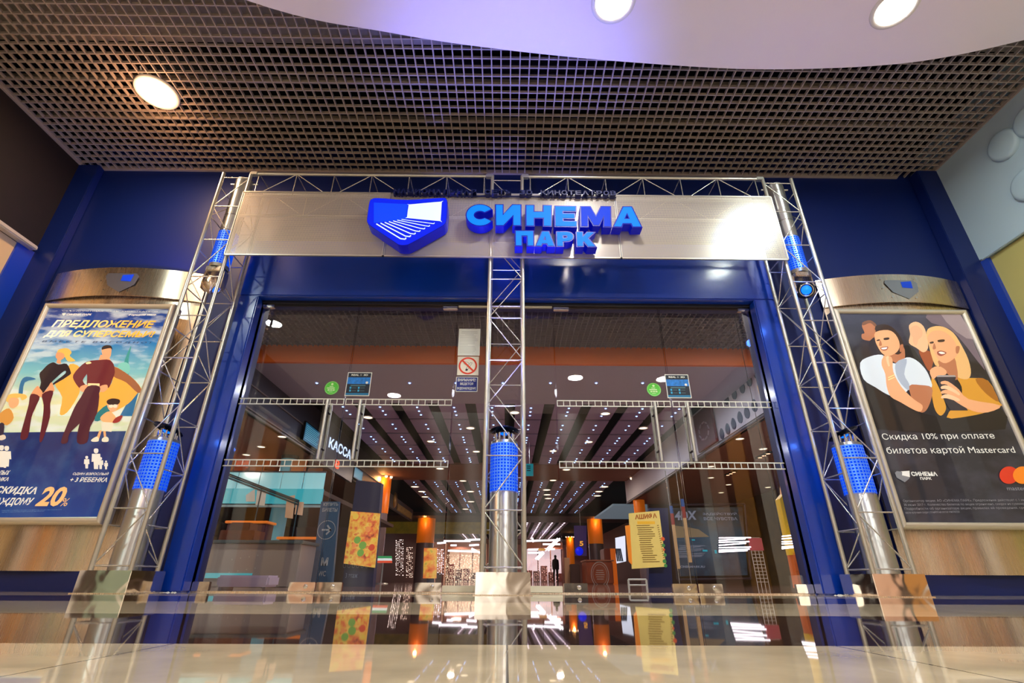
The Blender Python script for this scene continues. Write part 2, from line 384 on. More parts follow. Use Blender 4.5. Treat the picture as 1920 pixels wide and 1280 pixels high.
# blue portal round the doors
pf = MB()
pf.bbox(-3.03, -2.815, 4.85, 5.03, 0, 2.985, .012).bbox(2.775, 3.01, 4.85, 5.03, 0, 2.985, .012)
pf.bbox(-3.03, 3.01, 4.85, 5.03, 2.985, 3.75, .012)
pf.box(-2.86, -2.815, 4.97, 5.06, 0, 2.985).box(2.775, 2.815, 4.97, 5.06, 0, 2.985)
struct(pf.build('trim_4', M_BLUE))
struct(MB().box(-5.38, -3.03, 4.94, 5.03, 0, .165).box(3.01, 5.36, 4.94, 5.03, 0, .165).build('baseboard_back', M_NAVY))
dust = MB()
for i in range(14):
    a = 2.93+random.uniform(-.1, .16); b = 4.8+random.uniform(-.04, .03)
    dust.lathe([(.0, random.uniform(.006, .014)), (random.uniform(.012, .03), .0)], (a, b, 0), n=7)
for i in range(9):
    a = -2.9+random.uniform(-.12, .1); b = 4.8+random.uniform(-.04, .03)
    dust.lathe([(.0, random.uniform(.004, .01)), (random.uniform(.01, .02), .0)], (a, b, 0), n=7)
tag(dust.build('plaster_crumbs', M_PAPER), 'pale crumbs of plaster on the floor at the foot of the blue door posts', 'crumbs', kind='stuff')

# ================================================================ ceiling downlights of the front hall
def downlight(name, c, r, lens_mat, label, group=None):
    t = thing(name, label, 'ceiling light', c, group)
    MB().lathe([(r*.82, .01), (r*.86, -.012), (r*1.0, -.016), (r*1.06, -.004), (r*1.06, .01)], c, n=40).build('rim', M_RIM, t)
    MB().disc((c[0], c[1], c[2]-.004), r*.84, n=40).build('lens', lens_mat, t)
    return t
d0 = downlight('downlight', (-3.94, 3.84, CZ-.01), .21, M_LAMPWARM, 'round glowing warm downlight set in the dark lattice ceiling at left')
for a in (.4, 2.5, 4.6):
    MB().tube((-3.94+.21*math.cos(a), 3.84+.21*math.sin(a), CZ+.0), (-3.94+.27*math.cos(a), 3.84+.27*math.sin(a), CZ+.06), .008).build('mounting_clip', M_RIM, d0)
MB().tube((-3.94, 3.98, CZ+.03), (-3.9, 4.28, CZ+.1), .012).build('spring_arm', M_RIM, d0); MB().tube((-4.02, 3.98, CZ+.03), (-4.05, 4.22, CZ+.12), .01).build('spring_arm', M_RIM, d0)
downlight('downlight', (.93, 2.73, 4.85), .19, M_LAMPGLOW, 'round glowing downlight in the white rounded soffit, above the blue sign')
downlight('downlight', (3.52, 2.75, 4.85), .19, M_LAMPGLOW, 'round glowing downlight in the white rounded soffit, towards the right wall')

# ================================================================ trusses
ZR = [.2, .64, 1.1, 1.56, 2.02, 2.48, 2.94, 3.41, 3.87, 4.29]
def truss(label, x0, x1, y0=4.4, y1=4.74, z0=.16, z1=4.36, flip=False):
    c = ((x0+x1)/2, (y0+y1)/2, 0)
    t = thing('truss_column', label, 'truss', c, 'lattice truss columns of the entrance')
    for x in (x0, x1):
        for y in (y0, y1): MB().tube((x, y, z0), (x, y, z1), .019, 14).build('tube', M_TUBE, t)
    faces = [((x0, y0), (x1, y0), 0, 0), ((x0, y1), (x1, y1), -.13, 1), ((x0, y0), (x0, y1), -.13, 0), ((x1, y0), (x1, y1), -.13, 1)]
    for a, b, dz, ph in faces:
        for i, z in enumerate(ZR):
            zz = max(z+dz, .2) if i else .2
            MB().tube((*a, zz), (*b, zz), .0065, 8).build('rung', M_ROD, t)
            if i < len(ZR)-1:
                zn = ZR[i+1]+dz
                p, q = (a, b) if (i+ph+flip) % 2 == 0 else (b, a)
                MB().tube((*p, zz), (*q, zn), .0055, 8).build('brace', M_ROD, t)
    pl = MB().bbox(x0-.045, x1+.045, y0-.05, y1+.05, 0, .165, .004)
    pl.build('base_plinth', M_POLISH, t)
    MB().box(x0-.06, x1+.06, y0-.065, y1+.06, 0, .006).build('floor_plate', M_STEEL, t)
    return t
truss('left silver lattice truss column on a polished plinth beside the superhero poster', -3.32, -3.0, flip=False)
truss('middle silver lattice truss column standing on a polished plinth before the glass doors', -.2, .145, flip=True)
truss('right silver lattice truss column on a polished plinth beside the dark cinema-goers poster', 2.96, 3.295, flip=True)
def beam(label, x0, x1, y0=4.4, y1=4.74, z0=4.02, z1=4.35):
    t = thing('truss_beam', label, 'truss', ((x0+x1)/2, (y0+y1)/2, z0), 'horizontal truss beams over the sign')
    for y in (y0, y1):
        for z in (z0, z1): MB().tube((x0, y, z), (x1, y, z), .017, 12).build('tube', M_TUBE, t)
    n = 6; st = (x1-x0-.16)/n; xs = [x0+.08+i*st for i in range(n+1)]
    for y, ph in ((y0, 0), (y1, 1)):
        for i, x in enumerate(xs):
            MB().tube((x, y, z0), (x, y, z1), .0055, 8).build('rung', M_ROD, t)
            if i < n:
                a, b = (z0, z1) if (i+ph) % 2 == 0 else (z1, z0)
                MB().tube((x, y, a), (xs[i+1], y, b), .0055, 8).build('brace', M_ROD, t)
    for i, x in enumerate(xs):
        MB().tube((x, y0, z1), (x, y1, z1), .0055, 8).build('rung', M_ROD, t)
    MB().bbox(x0-.02, x0+.06, y0-.024, y0+.024, z1-.022, z1+.022, .004).bbox(x1-.06, x1+.02, y0-.024, y0+.024, z1-.022, z1+.022, .004).build('coupler', M_ALU, t)
beam('silver lattice truss beam above the left half of the sign', -2.985, -.215)
beam('silver lattice truss beam above the right half of the sign', .16, 2.945)

# ================================================================ the sign
SY = 4.355
sg = thing('sign', 'wide perforated metal sign with glowing blue cinema lettering and screen logo over the doors', 'sign', (0, SY, 3.6))
xs = [-3.005, -1.33, 1.19, 2.975]
ztop, zbot = 4.05, 3.18
for a, b in zip(xs, xs[1:]):
    MB().box(a+.004, b-.004, SY-.002, SY, zbot, ztop).build('perforated_panel', M_PERF, sg)
    fr = MB()
    fr.box(a+.002, b-.002, SY-.006, SY+.012, zbot, zbot+.014).box(a+.002, b-.002, SY-.006, SY+.012, ztop-.014, ztop)
    fr.box(a+.002, a+.012, SY-.006, SY+.012, zbot, ztop).box(b-.012, b-.002, SY-.006, SY+.012, zbot, ztop)
    fr.build('panel_edge', M_ALU, sg)
MB().tube((-2.98, SY+.02, 3.72), (2.95, SY+.02, 3.72), .014).build('support_rail', M_TUBE, sg)

def zx(X, Y): return (640+X/3.2, 340+Y/3.2)          # lettering measured on the sign's own front plane
LY = 4.215
def L(pts):
    o = []
    for X, Y in pts:
        p = PY(*zx(X, Y), LY); o.append((p.x, p.z))
    return o
def rounded(cx, cy, rx, ry, a0, a1, n=18): return [(cx+rx*math.cos(math.radians(a0+(a1-a0)*i/n)), cy+ry*math.sin(math.radians(a0+(a1-a0)*i/n))) for i in range(n+1)]
LET = [
 ('С', [rounded(832, 203, 80, 62, -35, -325, 30)+rounded(832, 203, 38, 26, -315, -45, 20)]),
 ('И', [[(928, 142), (968, 142), (968, 205), (1028, 142), (1075, 142), (1075, 263), (1033, 263), (1033, 200), (972, 263), (930, 263)]]),
 ('Н', [[(1110, 145), (1153, 145), (1153, 184), (1214, 184), (1214, 146), (1258, 147), (1258, 267), (1216, 266), (1216, 218), (1154, 218), (1154, 265), (1112, 265)]]),
 ('Е', [[(1284, 150), (1405, 151), (1405, 178), (1326, 177), (1326, 194), (1398, 195), (1398, 221), (1328, 220), (1328, 240), (1410, 241), (1410, 269), (1286, 268)]]),
 ('М', [[(1438, 152), (1492, 152), (1528, 212), (1560, 152), (1612, 153), (1616, 270), (1577, 270), (1576, 205), (1545, 262), (1514, 262), (1478, 203), (1478, 269), (1440, 269)]]),
 ('А', [[(1692, 154), (1740, 154), (1798, 271), (1750, 271), (1741, 251), (1687, 251), (1679, 271), (1636, 270)], [(1714, 188), (1697, 226), (1731, 226)]]),
 ('П', [[(1047, 298), (1150, 299), (1152, 384), (1119, 384), (1118, 325), (1080, 325), (1081, 384), (1048, 384)]]),
 ('А', [[(1206, 302), (1243, 302), (1276, 386), (1241, 386), (1235, 371), (1204, 371), (1198, 386), (1170, 385)], [(1222, 326), (1211, 352), (1229, 352)]]),
 ('Р', [[(1294, 304)]+rounded(1352, 331, 38, 27, -90, 90, 14)+[(1328, 359), (1329, 387), (1296, 387)], [(1328, 323)]+rounded(1346, 332, 12, 9, -90, 90, 8)+[(1328, 341)]]),
 ('К', [[(1413, 305), (1446, 305), (1447, 335), (1476, 306), (1515, 307), (1478, 340), (1522, 389), (1481, 389), (1456, 358), (1448, 365), (1449, 388), (1416, 388)]]),
]
def grow(loop, k):
    cx = sum(p[0] for p in loop)/len(loop); o = []
    n = len(loop); area = sum(loop[i][0]*loop[(i+1) % n][1]-loop[(i+1) % n][0]*loop[i][1] for i in range(n))
    sgn = 1 if area > 0 else -1
    for i in range(n):
        p0, p1, p2 = Vector(loop[i-1]), Vector(loop[i]), Vector(loop[(i+1) % n])
        d1 = (p1-p0).normalized() if (p1-p0).length > 1e-9 else Vector((1, 0)); d2 = (p2-p1).normalized() if (p2-p1).length > 1e-9 else d1
        n1 = Vector((d1.y, -d1.x))*sgn; n2 = Vector((d2.y, -d2.x))*sgn
        b = (n1+n2); b = b.normalized() if b.length > 1e-6 else n1
        c = max(.45, b.dot(n1)); q = p1+b*(k/c); o.append((q.x, q.y))
    return o
def fill(loops):
    """triangulated flat outline with holes, (x, z) points and triangles"""
    bm = bmesh.new(); ed = []
    for lp in loops:
        vs = [bm.verts.new((x, 0, z)) for x, z in lp]
        ed += [bm.edges.new((vs[i], vs[(i+1) % len(vs)])) for i in range(len(vs))]
    bmesh.ops.triangle_fill(bm, use_beauty=True, edges=ed, normal=(0, -1, 0))
    bm.verts.index_update()
    r = [(v.co.x, v.co.z) for v in bm.verts], [tuple(v.index for v in f.verts) for f in bm.faces]
    bm.free(); return r
def channel(name, loops, yf, yb, parent, face_mat, side_mat, rim=.012):
    outer = [grow(lp, rim if i == 0 else -rim) for i, lp in enumerate(loops)]
    P, T = fill(outer)
    b = MB().add([(x, yf, z) for x, z in P], T).add([(x, yb, z) for x, z in P], T)
    for lp in outer:
        n = len(lp); b.add([(x, y, z) for y in (yf, yb) for x, z in lp], [(i, n+i, n+(i+1) % n, (i+1) % n) for i in range(n)])
    o = fixn(b.build(name, side_mat, parent))
    P, T = fill(loops)
    fixn(MB().add([(x, yf-.003, z) for x, z in P], T).build('letter_face', face_mat, o))
    return o
for i, (ch, loops) in enumerate(LET):
    o = channel('letter', [L(lp) for lp in loops], LY, SY-.02, sg, M_LETTER, M_LETTERSIDE)
    if i == 4: o['label'] = 'dimmer blue letter'
    if i == 4: o.children[0].data.materials[0] = mat('letter_face_dim', (0, 30, 120), .6, spec=.15, emit=.7, ecol=(0, 66, 240))
# small row along the top edge, unlit
row = 'НАЦИОНАЛЬНАЯ СЕТЬ 3D КИНОТЕАТРОВ'
x0s, x1s = -1.30, 1.20
wid = (x1s-x0s)/len(row)
for i, ch in enumerate(row):
    if ch == ' ': continue
    vs, fs = text_raw(ch, .03)
    ax = min(v[0] for v in vs); bx = max(v[0] for v in vs); ay = min(v[1] for v in vs); by = max(v[1] for v in vs)
    fx = lambda v: x0s+i*wid+.006+(v[0]-ax)/(bx-ax)*(wid-.014)
    fz = lambda v: 3.985+(v[1]-ay)/(by-ay)*.062
    b = MB()
    b.add([(fx(v), SY-.07, fz(v)) for v in vs], fs)
    bm = bmesh.new(); vv = [bm.verts.new((fx(v), SY-.07, fz(v))) for v in vs]
    for f in fs:
        try: bm.faces.new([vv[k] for k in f])
        except ValueError: pass
    be = [(e.verts[0].co.copy(), e.verts[1].co.copy()) for e in bm.edges if len(e.link_faces) == 1]; bm.free()
    for p, q in be: b.face([p, q, (q.x, SY-.003, q.z), (p.x, SY-.003, p.z)])
    b.build('small_letter', M_NAVYSIDE, sg)
MB().box(-1.30, 1.20, SY-.03, SY-.012, 3.99, 3.998).build('letter_rail', M_NAVYSIDE, sg)

# screen logo
lg = channel('logo_box', [L(smooth([(160, 245), (165, 200), (175, 135), (190, 118), (230, 113), (400, 124), (600, 112), (628, 118), (636, 140), (632, 235), (622, 265), (590, 288), (430, 376), (390, 392), (350, 390), (318, 370), (185, 280), (166, 262)], 3))], LY-.03, SY-.02, sg, mat('logo_blue_face', (0, 16, 130), .5, spec=.2, emit=.8, ecol=(0, 34, 250)), M_LETTERSIDE, .004)
FY = LY-.035
def LF(pts, y=FY): return [(PY(*zx(X, Y), LY).x, y, PY(*zx(X, Y), LY).z) for X, Y in pts]
MB().face(LF([(200, 140), (402, 150), (392, 238), (365, 244), (200, 262)])).build('logo_wall', mat('logo_blue_light', (4, 30, 130), .5, spec=.2, emit=.95, ecol=(8, 70, 255)), lg)
MB().face(LF(smooth([(408, 155), (412, 153), (600, 136), (605, 140), (598, 248), (594, 252), (402, 234), (398, 228)], 2), FY-.004)).build('logo_screen', M_WHITEGLOW, lg)
for i in range(7):
    t = i/6
    sx, sy = 215+t*150, 268-t*26; ex, ey = 388+t*170, 360-t*92
    b = MB(); hook = [(sx, sy), (ex-28+t*6, ey-3), (ex, ey), (ex+4, ey-9+t*3)]
    w = 3.6-t*1.4
    for (ax, ay), (bx, by) in zip(hook, hook[1:]):
        d = Vector((bx-ax, by-ay)).normalized(); nn = Vector((-d.y, d.x))*w
        b.face(LF([(ax+nn.x, ay+nn.y), (bx+nn.x, by+nn.y), (bx-nn.x, by-nn.y), (ax-nn.x, ay-nn.y)], FY-.003-.0002*i))
    b.build('logo_seat_row', M_WHITEGLOW, lg)
# the light the letters give
for x, z, p in ((-1.05, 3.5, 6), (.1, 3.55, 5), (1.0, 3.5, 5)):
    lamp('sign_glow', 'AREA', (x, 4.1, z), p, BLUE, .5, (x, 0, z+.4))

# ================================================================ floor-standing and hanging tube lights
def band(name, c, r, z0, z1, parent, n=48):
    me = bpy.data.meshes.new(name); vs = []; off = Vector(WORLD[parent.name]); fs = []
    for z in (z0, z1):
        for i in range(n+1):
            a = 2*math.pi*i/n; vs.append(Vector((c[0]+r*math.cos(a), c[1]+r*math.sin(a), z))-off)
    fs = [(i, i+1, n+1+i+1, n+1+i) for i in range(n)]
    me.from_pydata(vs, [], fs); uv = me.uv_layers.new(name='UVMap')
    for p in me.polygons:
        p.use_smooth = True
        for li in p.loop_indices:
            vi = me.loops[li].vertex_index; k = vi % (n+1); zz = z0 if vi <= n else z1
            uv.data[li].uv = (k/n*2*math.pi*r, zz-z0)
    me.materials.append(M_BAND); return link(name, me, parent, off)
def floor_light(x, label, tilt):
    y = 4.57; r = .122
    t = thing('tube_uplight', label, 'light', (x, y, .165), 'steel tube uplights inside the truss columns')
    MB().lathe([(r, .167), (r, 1.26), (r*.9, 1.265)], (x, y, 0), n=48).build('tube', M_STEEL2, t)
    band('perforated_band', (x, y), r+.004, .81, 1.235, t)
    nk = MB()
    for k in range(12):
        a = 2*math.pi*k/12; nk.tube((x+.085*math.cos(a), y+.085*math.sin(a), 1.25), (x+.085*math.cos(a), y+.085*math.sin(a), 1.335), .009, 8)
    nk.build('post', M_CHROME, t)
    ax = Vector(tilt).normalized(); c = Vector((x, y-.01, 1.345))
    rf = MB().lathe([(.0, -.004), (.09, .0), (.132, .012), (.137, .016), (.132, .02), (.0, .02)], c, ax, 40).build('reflector_dish', M_DARKBLUE, t)
    MB().lathe([(.0, -.018), (.02, -.016), (.036, -.006), (.04, 0)], c, ax, 24).build('lens', M_BLUEGLOW, rf)
    MB().lathe([(.046, -.004), (.05, -.012), (.056, -.004)], c, ax, 24).build('lens_ring', M_CHROME, rf)
    lamp('uplight_glow', 'POINT', (x, y-.3, 1.45), 2.0, BLUE, .03)
    lamp('uplight_beam', 'SPOT', (x, y-.16, 1.45), 800 if abs(x) < 1 else 60, (.2, .22, 1), .05, (x, y-.8, 5), 1.0, .9)
    return t
floor_light(-3.165, 'steel tube uplight with blue perforated band inside the left truss column', (.25, .25, 1))
floor_light(-.03, 'steel tube uplight with blue perforated band inside the middle truss column', (0, .12, 1))
floor_light(3.16, 'steel tube uplight with blue perforated band inside the right truss column', (-.3, .25, 1))
def hang_light(x, label, aim, housing):
    y = 4.57; r = .1
    t = thing('hanging_tube_light', label, 'light', (x, y, 4.37), 'tube lights hanging in the truss columns')
    MB().lathe([(r*.4, 4.385), (r*.95, 4.38), (r, 4.36), (r, 3.14), (r*.9, 3.135)], (x, y, 0), n=48).build('tube', M_STEEL2, t)
    MB().tube((x-.16, y, 4.345), (x+.16, y, 4.345), .012).build('hanger_bar', M_ROD, t)
    band('perforated_band', (x, y), r+.004, 3.17, 3.6, t)
    for z in (3.6, 3.82): MB().lathe([(r*1.03, z), (r*1.05, z+.005), (r*1.03, z+.012)], (x, y, 0), n=40).build('seam_ring', M_CHROME, t)
    MB().bbox(x-.085, x+.085, y-.085, y+.085, 3.07, 3.135, .01).build('lamp_base', M_STEEL, t)
    for s in (-1, 1): MB().bbox(x+s*.1-.008, x+s*.1+.008, y-.045, y+.045, 2.88, 3.09, .004).build('yoke_arm', M_STEEL, t)
    c = Vector((x, y-.02, 2.93)); d = Vector(aim).normalized()
    h = MB().lathe([(.0, -.1), (.05, -.095), (.085, -.06), (.095, -.01), (.09, .05), (.075, .075), (.06, .08), (.055, .07), (.0, .068)], c, d, 36).build('lamp_head', housing, t)
    MB().lathe([(.0, .09), (.025, .086), (.05, .072)], c, d, 24).build('lens', M_BLUEGLOW, h)
    MB().lathe([(.058, .07), (.064, .084), (.07, .076)], c, d, 28).build('lens_ring', M_CHROME, h)
    return t
hang_light(-3.16, 'steel tube light with blue band and lamp head hanging in the left truss', (.75, .1, -.55), M_STEEL)
hang_light(3.18, 'steel tube light with blue band and lit blue lens hanging in the right truss', (-.3, -.8, -.45), mat('black_gloss_housing', (12, 14, 22), .15, coat=.5))
lamp('hanging_light_glow', 'POINT', (3.15, 4.2, 2.9), 3, BLUE, .05)
lamp('hanging_light_beam', 'SPOT', (-3.5, 4.45, 2.95), 60, BLUE, .05, (-4.6, 5.0, 3.75), 1.6, .9)
# ================================================================ poster displays
def bulge(x, xc, hw, y0, d): return y0-d*(1-((x-xc)/hw)**2)
def sheet(mb, x0, x1, z0, z1, y0, d, th=.012, n=36):
    xc, hw = (x0+x1)/2, (x1-x0)/2; vs = []; 
    P = [x0+(x1-x0)*i/n for i in range(n+1)]
    for z in (z0, z1):
        for x in P: vs.append((x, bulge(x, xc, hw, y0, d), z))
    for z in (z0, z1):
        for x in P: vs.append((x, bulge(x, xc, hw, y0, d)+th, z))
    N = n+1
    fs = [(i, i+1, N+i+1, N+i) for i in range(n)]+[(2*N+i+1, 2*N+i, 3*N+i, 3*N+i+1) for i in range(n)]
    ed = [(i+1, i, 2*N+i, 2*N+i+1) for i in range(n)]+[(N+i, N+i+1, 3*N+i+1, 3*N+i) for i in range(n)]+[(0, N, 3*N, 2*N), (N-1, 3*N-1, 4*N-1, 2*N-1)]
    mb.add(vs, fs, 0, True); mb.add(vs, ed, 0); return mb
def poster_mat(name, color, e=.42, noise=0, ns=6):
    return mat(name, color, .35, emit=0, coat=.7, coatr=.04) if not e else _pm(name, color, e, noise, ns)
def _pm(name, color, e, noise, ns):
    if name in MATS: return MATS[name]
    M = mat(name, color, .4, emit=e, coat=.6, coatr=.03, noise=noise, nscale=ns)
    return M
def C(*c): return _pm('print_%02x%02x%02x' % c, c, .42, 0, 6)
def grad_mat(name, stops, z0, z1, e=.42, noise=.25, ns=(2.2, 1, 7), rot=.6, lo=.45, hi=.62, streak=(235, 245, 245), axis='Z'):
    """printed picture ground: colours blended up the sheet with brush-like streaks"""
    M = bpy.data.materials.new(name); M.use_nodes = True; n = M.node_tree; b = n.nodes['Principled BSDF']
    t = n.nodes.new('ShaderNodeTexCoord'); s = n.nodes.new('ShaderNodeSeparateXYZ'); n.links.new(t.outputs['Object'], s.inputs[0])
    r = n.nodes.new('ShaderNodeMapRange'); r.inputs['From Min'].default_value = z0; r.inputs['From Max'].default_value = z1
    n.links.new(s.outputs[axis], r.inputs['Value'])
    c = n.nodes.new('ShaderNodeValToRGB')
    while len(c.color_ramp.elements) < len(stops): c.color_ramp.elements.new(.5)
    for el, (p, col) in zip(c.color_ramp.elements, stops): el.position = p; el.color = (*lin(col), 1)
    n.links.new(r.outputs[0], c.inputs[0])
    mp = n.nodes.new('ShaderNodeMapping'); mp.inputs['Rotation'].default_value = (0, rot, 0); mp.inputs['Scale'].default_value = ns
    z = n.nodes.new('ShaderNodeTexNoise'); z.inputs['Scale'].default_value = 1.5; z.inputs['Detail'].default_value = 5
    n.links.new(t.outputs['Object'], mp.inputs[0]); n.links.new(mp.outputs[0], z.inputs['Vector'])
    k = n.nodes.new('ShaderNodeMapRange'); k.inputs['From Min'].default_value = lo; k.inputs['From Max'].default_value = hi; k.inputs['To Max'].default_value = noise
    n.links.new(z.outputs[0], k.inputs['Value'])
    mx = n.nodes.new('ShaderNodeMixRGB'); mx.inputs[2].default_value = (*lin(streak), 1)
    n.links.new(k.outputs[0], mx.inputs[0]); n.links.new(c.outputs[0], mx.inputs[1])
    n.links.new(mx.outputs[0], b.inputs['Base Color']); n.links.new(mx.outputs[0], b.inputs['Emission Color'])
    b.inputs['Emission Strength'].default_value = e; b.inputs['Roughness'].default_value = .4
    b.inputs['Coat Weight'].default_value = .6; b.inputs['Coat Roughness'].default_value = .03
    return M
PYY = 4.752                                              # the print, just behind the frame's lip
class Art:
    """flat printed shapes: outlines traced on the poster's own plane, in layers a fraction of a millimetre apart"""
    def __init__(s, org, k): s.org, s.k = org, k; s.n = 0
    def at(s, X, Y): return (s.org[0]+X/s.k, s.org[1]+Y/s.k)
    def shape(s, mb, pts, mi=0, sm=3, lim=None):
        global LAY
        LAY += 1; y = PYY-.0025-.00012*LAY
        P = [s.at(*p) for p in pts]
        if sm: P = smooth(P, sm)
        w = []
        for p in P:
            q = PY(*p, PYY); x, z = q.x, q.z
            if lim: x = min(max(x, lim[0]), lim[1]); z = min(max(z, lim[2]), lim[3])
            w.append((x, z))
        vs, fs = fill([w]); mb.add([(x, y, z) for x, z in vs], fs, mi); return mb
    def text(s, mb, body, xl, yb, xr, yb2, yt, bold=.02, shear=0, mi=0):
        global LAY
        a = s.at(xl, yb); b = s.at(xr, yb2); t = s.at(xl, yt)
        LAY += 1; y = PYY-.0025-.00012*LAY
        p, q = PY(*a, PYY), PY(*b, PYY); zt = PY(a[0], t[1], PYY).z-p.z; d = q-p
        text_fit(mb, body, lambda u, v: (p.x+d.x*u, y, p.z+d.z*u+zt*v), bold, shear, mi); return mb
LAY = 0
def display(label, x0, x1, fx0, fx1, z0=.54, z1=2.8):
    c = ((x0+x1)/2, 5.0, 0)
    t = thing('poster_display', label, 'poster display', c)
    sheet(MB(), x0+.01, x1-.01, .165, 3.02, 5.0, .11).build('backing_sheet', M_STEEL, t)
    hb = sheet(MB(), x0, x1, 2.965, 3.335, 4.985, .15).build('header_band', M_STEEL, t)
    xc = (x0+x1)/2; y = 4.985-.15-.004
    def E(pts, dy): return [(xc+.02+px, y-dy, 3.15+pz) for px, pz in pts]
    e = MB().face(E([(-.19, .06), (-.17, .1), (.15, .1), (.19, .06), (.17, -.05), (.03, -.15), (-.13, -.06)], .001)).build('emblem', mat('emblem_steel', (170, 168, 170), .3, .9), hb)
    MB().face(E([(.0, .075), (.125, .085), (.115, -.01), (.0, .0)], .003)).build('emblem_screen', mat('emblem_blue', (10, 60, 190), .35, emit=.25), e)
    for bx, bz in ((-.21, .12), (.2, .13), (-.22, -.0), (-.15, -.12), (.12, -.13), (.21, .02)):
        MB().disc((xc+.02+bx, y-.002, 3.15+bz), .008, (0, -1, 0), 10).build('screw', M_CHROME, hb)
    # profile frame, half-round rails with mitred ends
    w = .058
    def rail(p, q, n):
        mb = MB(); vs = []; K = 8
        for (ox, oz), (ix, iz) in ((p[0], p[1]), (q[0], q[1])):
            for i in range(K+1):
                a = math.pi*i/K; u = .5-.5*math.cos(a); vs.append((ox+(ix-ox)*u, 4.752-.03*math.sin(a), oz+(iz-oz)*u))
        mb.add(vs, [(i, i+1, K+1+i+1, K+1+i) for i in range(K)], 0, True)
        (a0, a1), (b0, b1) = p, q
        mb.add([(a0[0], 4.752, a0[1]), (b0[0], 4.752, b0[1]), (b0[0], 4.80, b0[1]), (a0[0], 4.80, a0[1])], [(0, 1, 2, 3)])
        return mb.build('frame_rail', M_FRAME, t)
    O = [(fx0, z0), (fx1, z0), (fx1, z1), (fx0, z1)]; I = [(fx0+w, z0+w), (fx1-w, z0+w), (fx1-w, z1-w), (fx0+w, z1-w)]
    for i in range(4): j = (i+1) % 4; rail((O[i], I[i]), (O[j], I[j]), 0)
    MB().box(fx0+.01, fx1-.01, 4.76, 4.875, z0+.01, z1-.01).build('light_box', M_ALU, t)
    for sx in (fx0+.12, fx1-.12):
        for sz in (z0+.2, z1-.2): MB().tube((sx, 4.87, sz), (sx, 4.99, sz), .02).build('standoff', M_ALU, t)
    return t

# ---------------- left poster: flying-caped family
pl = display('steel poster display left of the doors with the blue caped superhero family poster', -5.31, -3.53, -5.03, -3.62)
LIM = (-4.98, -3.67, .59, 2.75)
base = MB().box(LIM[0]-.01, LIM[1]+.01, PYY-.0005, PYY+.006, LIM[2]-.01, LIM[3]+.01)
pos = base.build('poster', grad_mat('family_poster_sky', [(0, (190, 214, 190)), (.28, (226, 226, 178)), (.5, (120, 190, 200)), (.72, (28, 120, 186)), (.86, (4, 62, 150)), (1, (4, 50, 130))], 1.25, 2.75, noise=.55), pl)
A2 = Art((0, 480), 4.2675); A3 = Art((0, 760), 4.2675)
bl = MB(); A3.shape(bl, [(-2000, 205), (1010, 205), (850, 890), (-2000, 890)], sm=0, lim=LIM)
bl.build('lower_panel', grad_mat('family_poster_navy', [(0, (8, 60, 140)), (1, (14, 36, 100))], .59, 1.25, noise=.25, streak=(70, 110, 160), ns=(3, 1, 3)), pos)
bg_ = MB()
A2.shape(bg_, [(985, 930), (1000, 830), (1045, 725), (1050, 735), (1030, 830), (1030, 960), (990, 980)], 0, 2)
A2.shape(bg_, [(940, 900), (960, 860), (1010, 850), (1040, 880), (1030, 940), (960, 950)], 1)
A2.shape(bg_, [(150, 1100), (170, 1000), (215, 965), (290, 985), (200, 1010), (180, 1120)], 2)
A2.shape(bg_, [(300, 1150), (330, 1120), (350, 1280), (280, 1280)], 3, 0); A2.shape(bg_, [(1010, 1190), (1110, 1090), (1060, 1280), (960, 1280)], 2, 0)
A2.shape(bg_, [(480, 1220), (540, 1160), (580, 1280), (460, 1280)], 3, 0)
bg_.build('city_picture', [C(46, 150, 150), C(120, 200, 190), C(40, 110, 160), C(220, 236, 216)], pos)
wm = MB(); SK, YE, MA, BK, HA = C(232, 160, 112), C(238, 176, 70), C(92, 26, 40), C(36, 22, 34), C(240, 190, 90)
A2.shape(wm, [(560, 865), (640, 890), (600, 960), (640, 1060), (620, 1130), (540, 1250), (480, 1265), (500, 1130), (440, 1020), (520, 980)], 1)
A2.shape(wm, [(480, 745), (540, 738), (575, 770), (560, 800), (605, 838), (545, 842), (515, 800), (470, 790), (455, 800), (460, 765)], 4)
A2.shape(wm, [(455, 775), (480, 770), (515, 785), (515, 815), (488, 835), (490, 860), (455, 855), (460, 825), (448, 810)], 0)
A2.shape(wm, [(430, 850), (470, 868), (535, 862), (568, 925), (555, 955), (430, 1030), (430, 1015), (525, 940), (515, 920), (440, 985), (415, 1010), (375, 1060), (345, 1097), (318, 1065), (330, 1010), (318, 945), (345, 910), (385, 870)], 3)
A2.shape(wm, [(300, 1040), (322, 1060), (345, 1095), (335, 1130), (270, 1115), (250, 1105)], 0)
A2.shape(wm, [(412, 1010), (430, 1040), (432, 1085), (345, 1105), (350, 1095), (380, 1060)], 0)
A2.shape(wm, [(250, 1105), (320, 1125), (290, 1205), (255, 1290), (225, 1450), (165, 1455), (205, 1290), (232, 1190)], 2, lim=LIM)
A2.shape(wm, [(340, 1105), (428, 1078), (405, 1180), (402, 1290), (345, 1470), (318, 1470), (345, 1290), (352, 1190)], 2, lim=LIM)
wm.build('woman_picture', [SK, YE, MA, BK, HA], pos)
mn = MB(); DK = C(70, 18, 34); PU = C(74, 24, 44); CR = C(246, 226, 170); HR = C(28, 16, 18)
A2.shape(mn, [(905, 880), (1050, 965), (1132, 1060), (1100, 1100), (1030, 1180), (900, 1250), (780, 1280), (735, 1200), (800, 1090), (880, 1040), (905, 980)], 1)
A2.shape(mn, [(915, 885), (1050, 965), (1130, 1060), (1105, 1095), (1010, 1010), (905, 960)], 6)
A2.shape(mn, [(808, 790), (870, 800), (890, 838), (790, 838)], 0, 0)
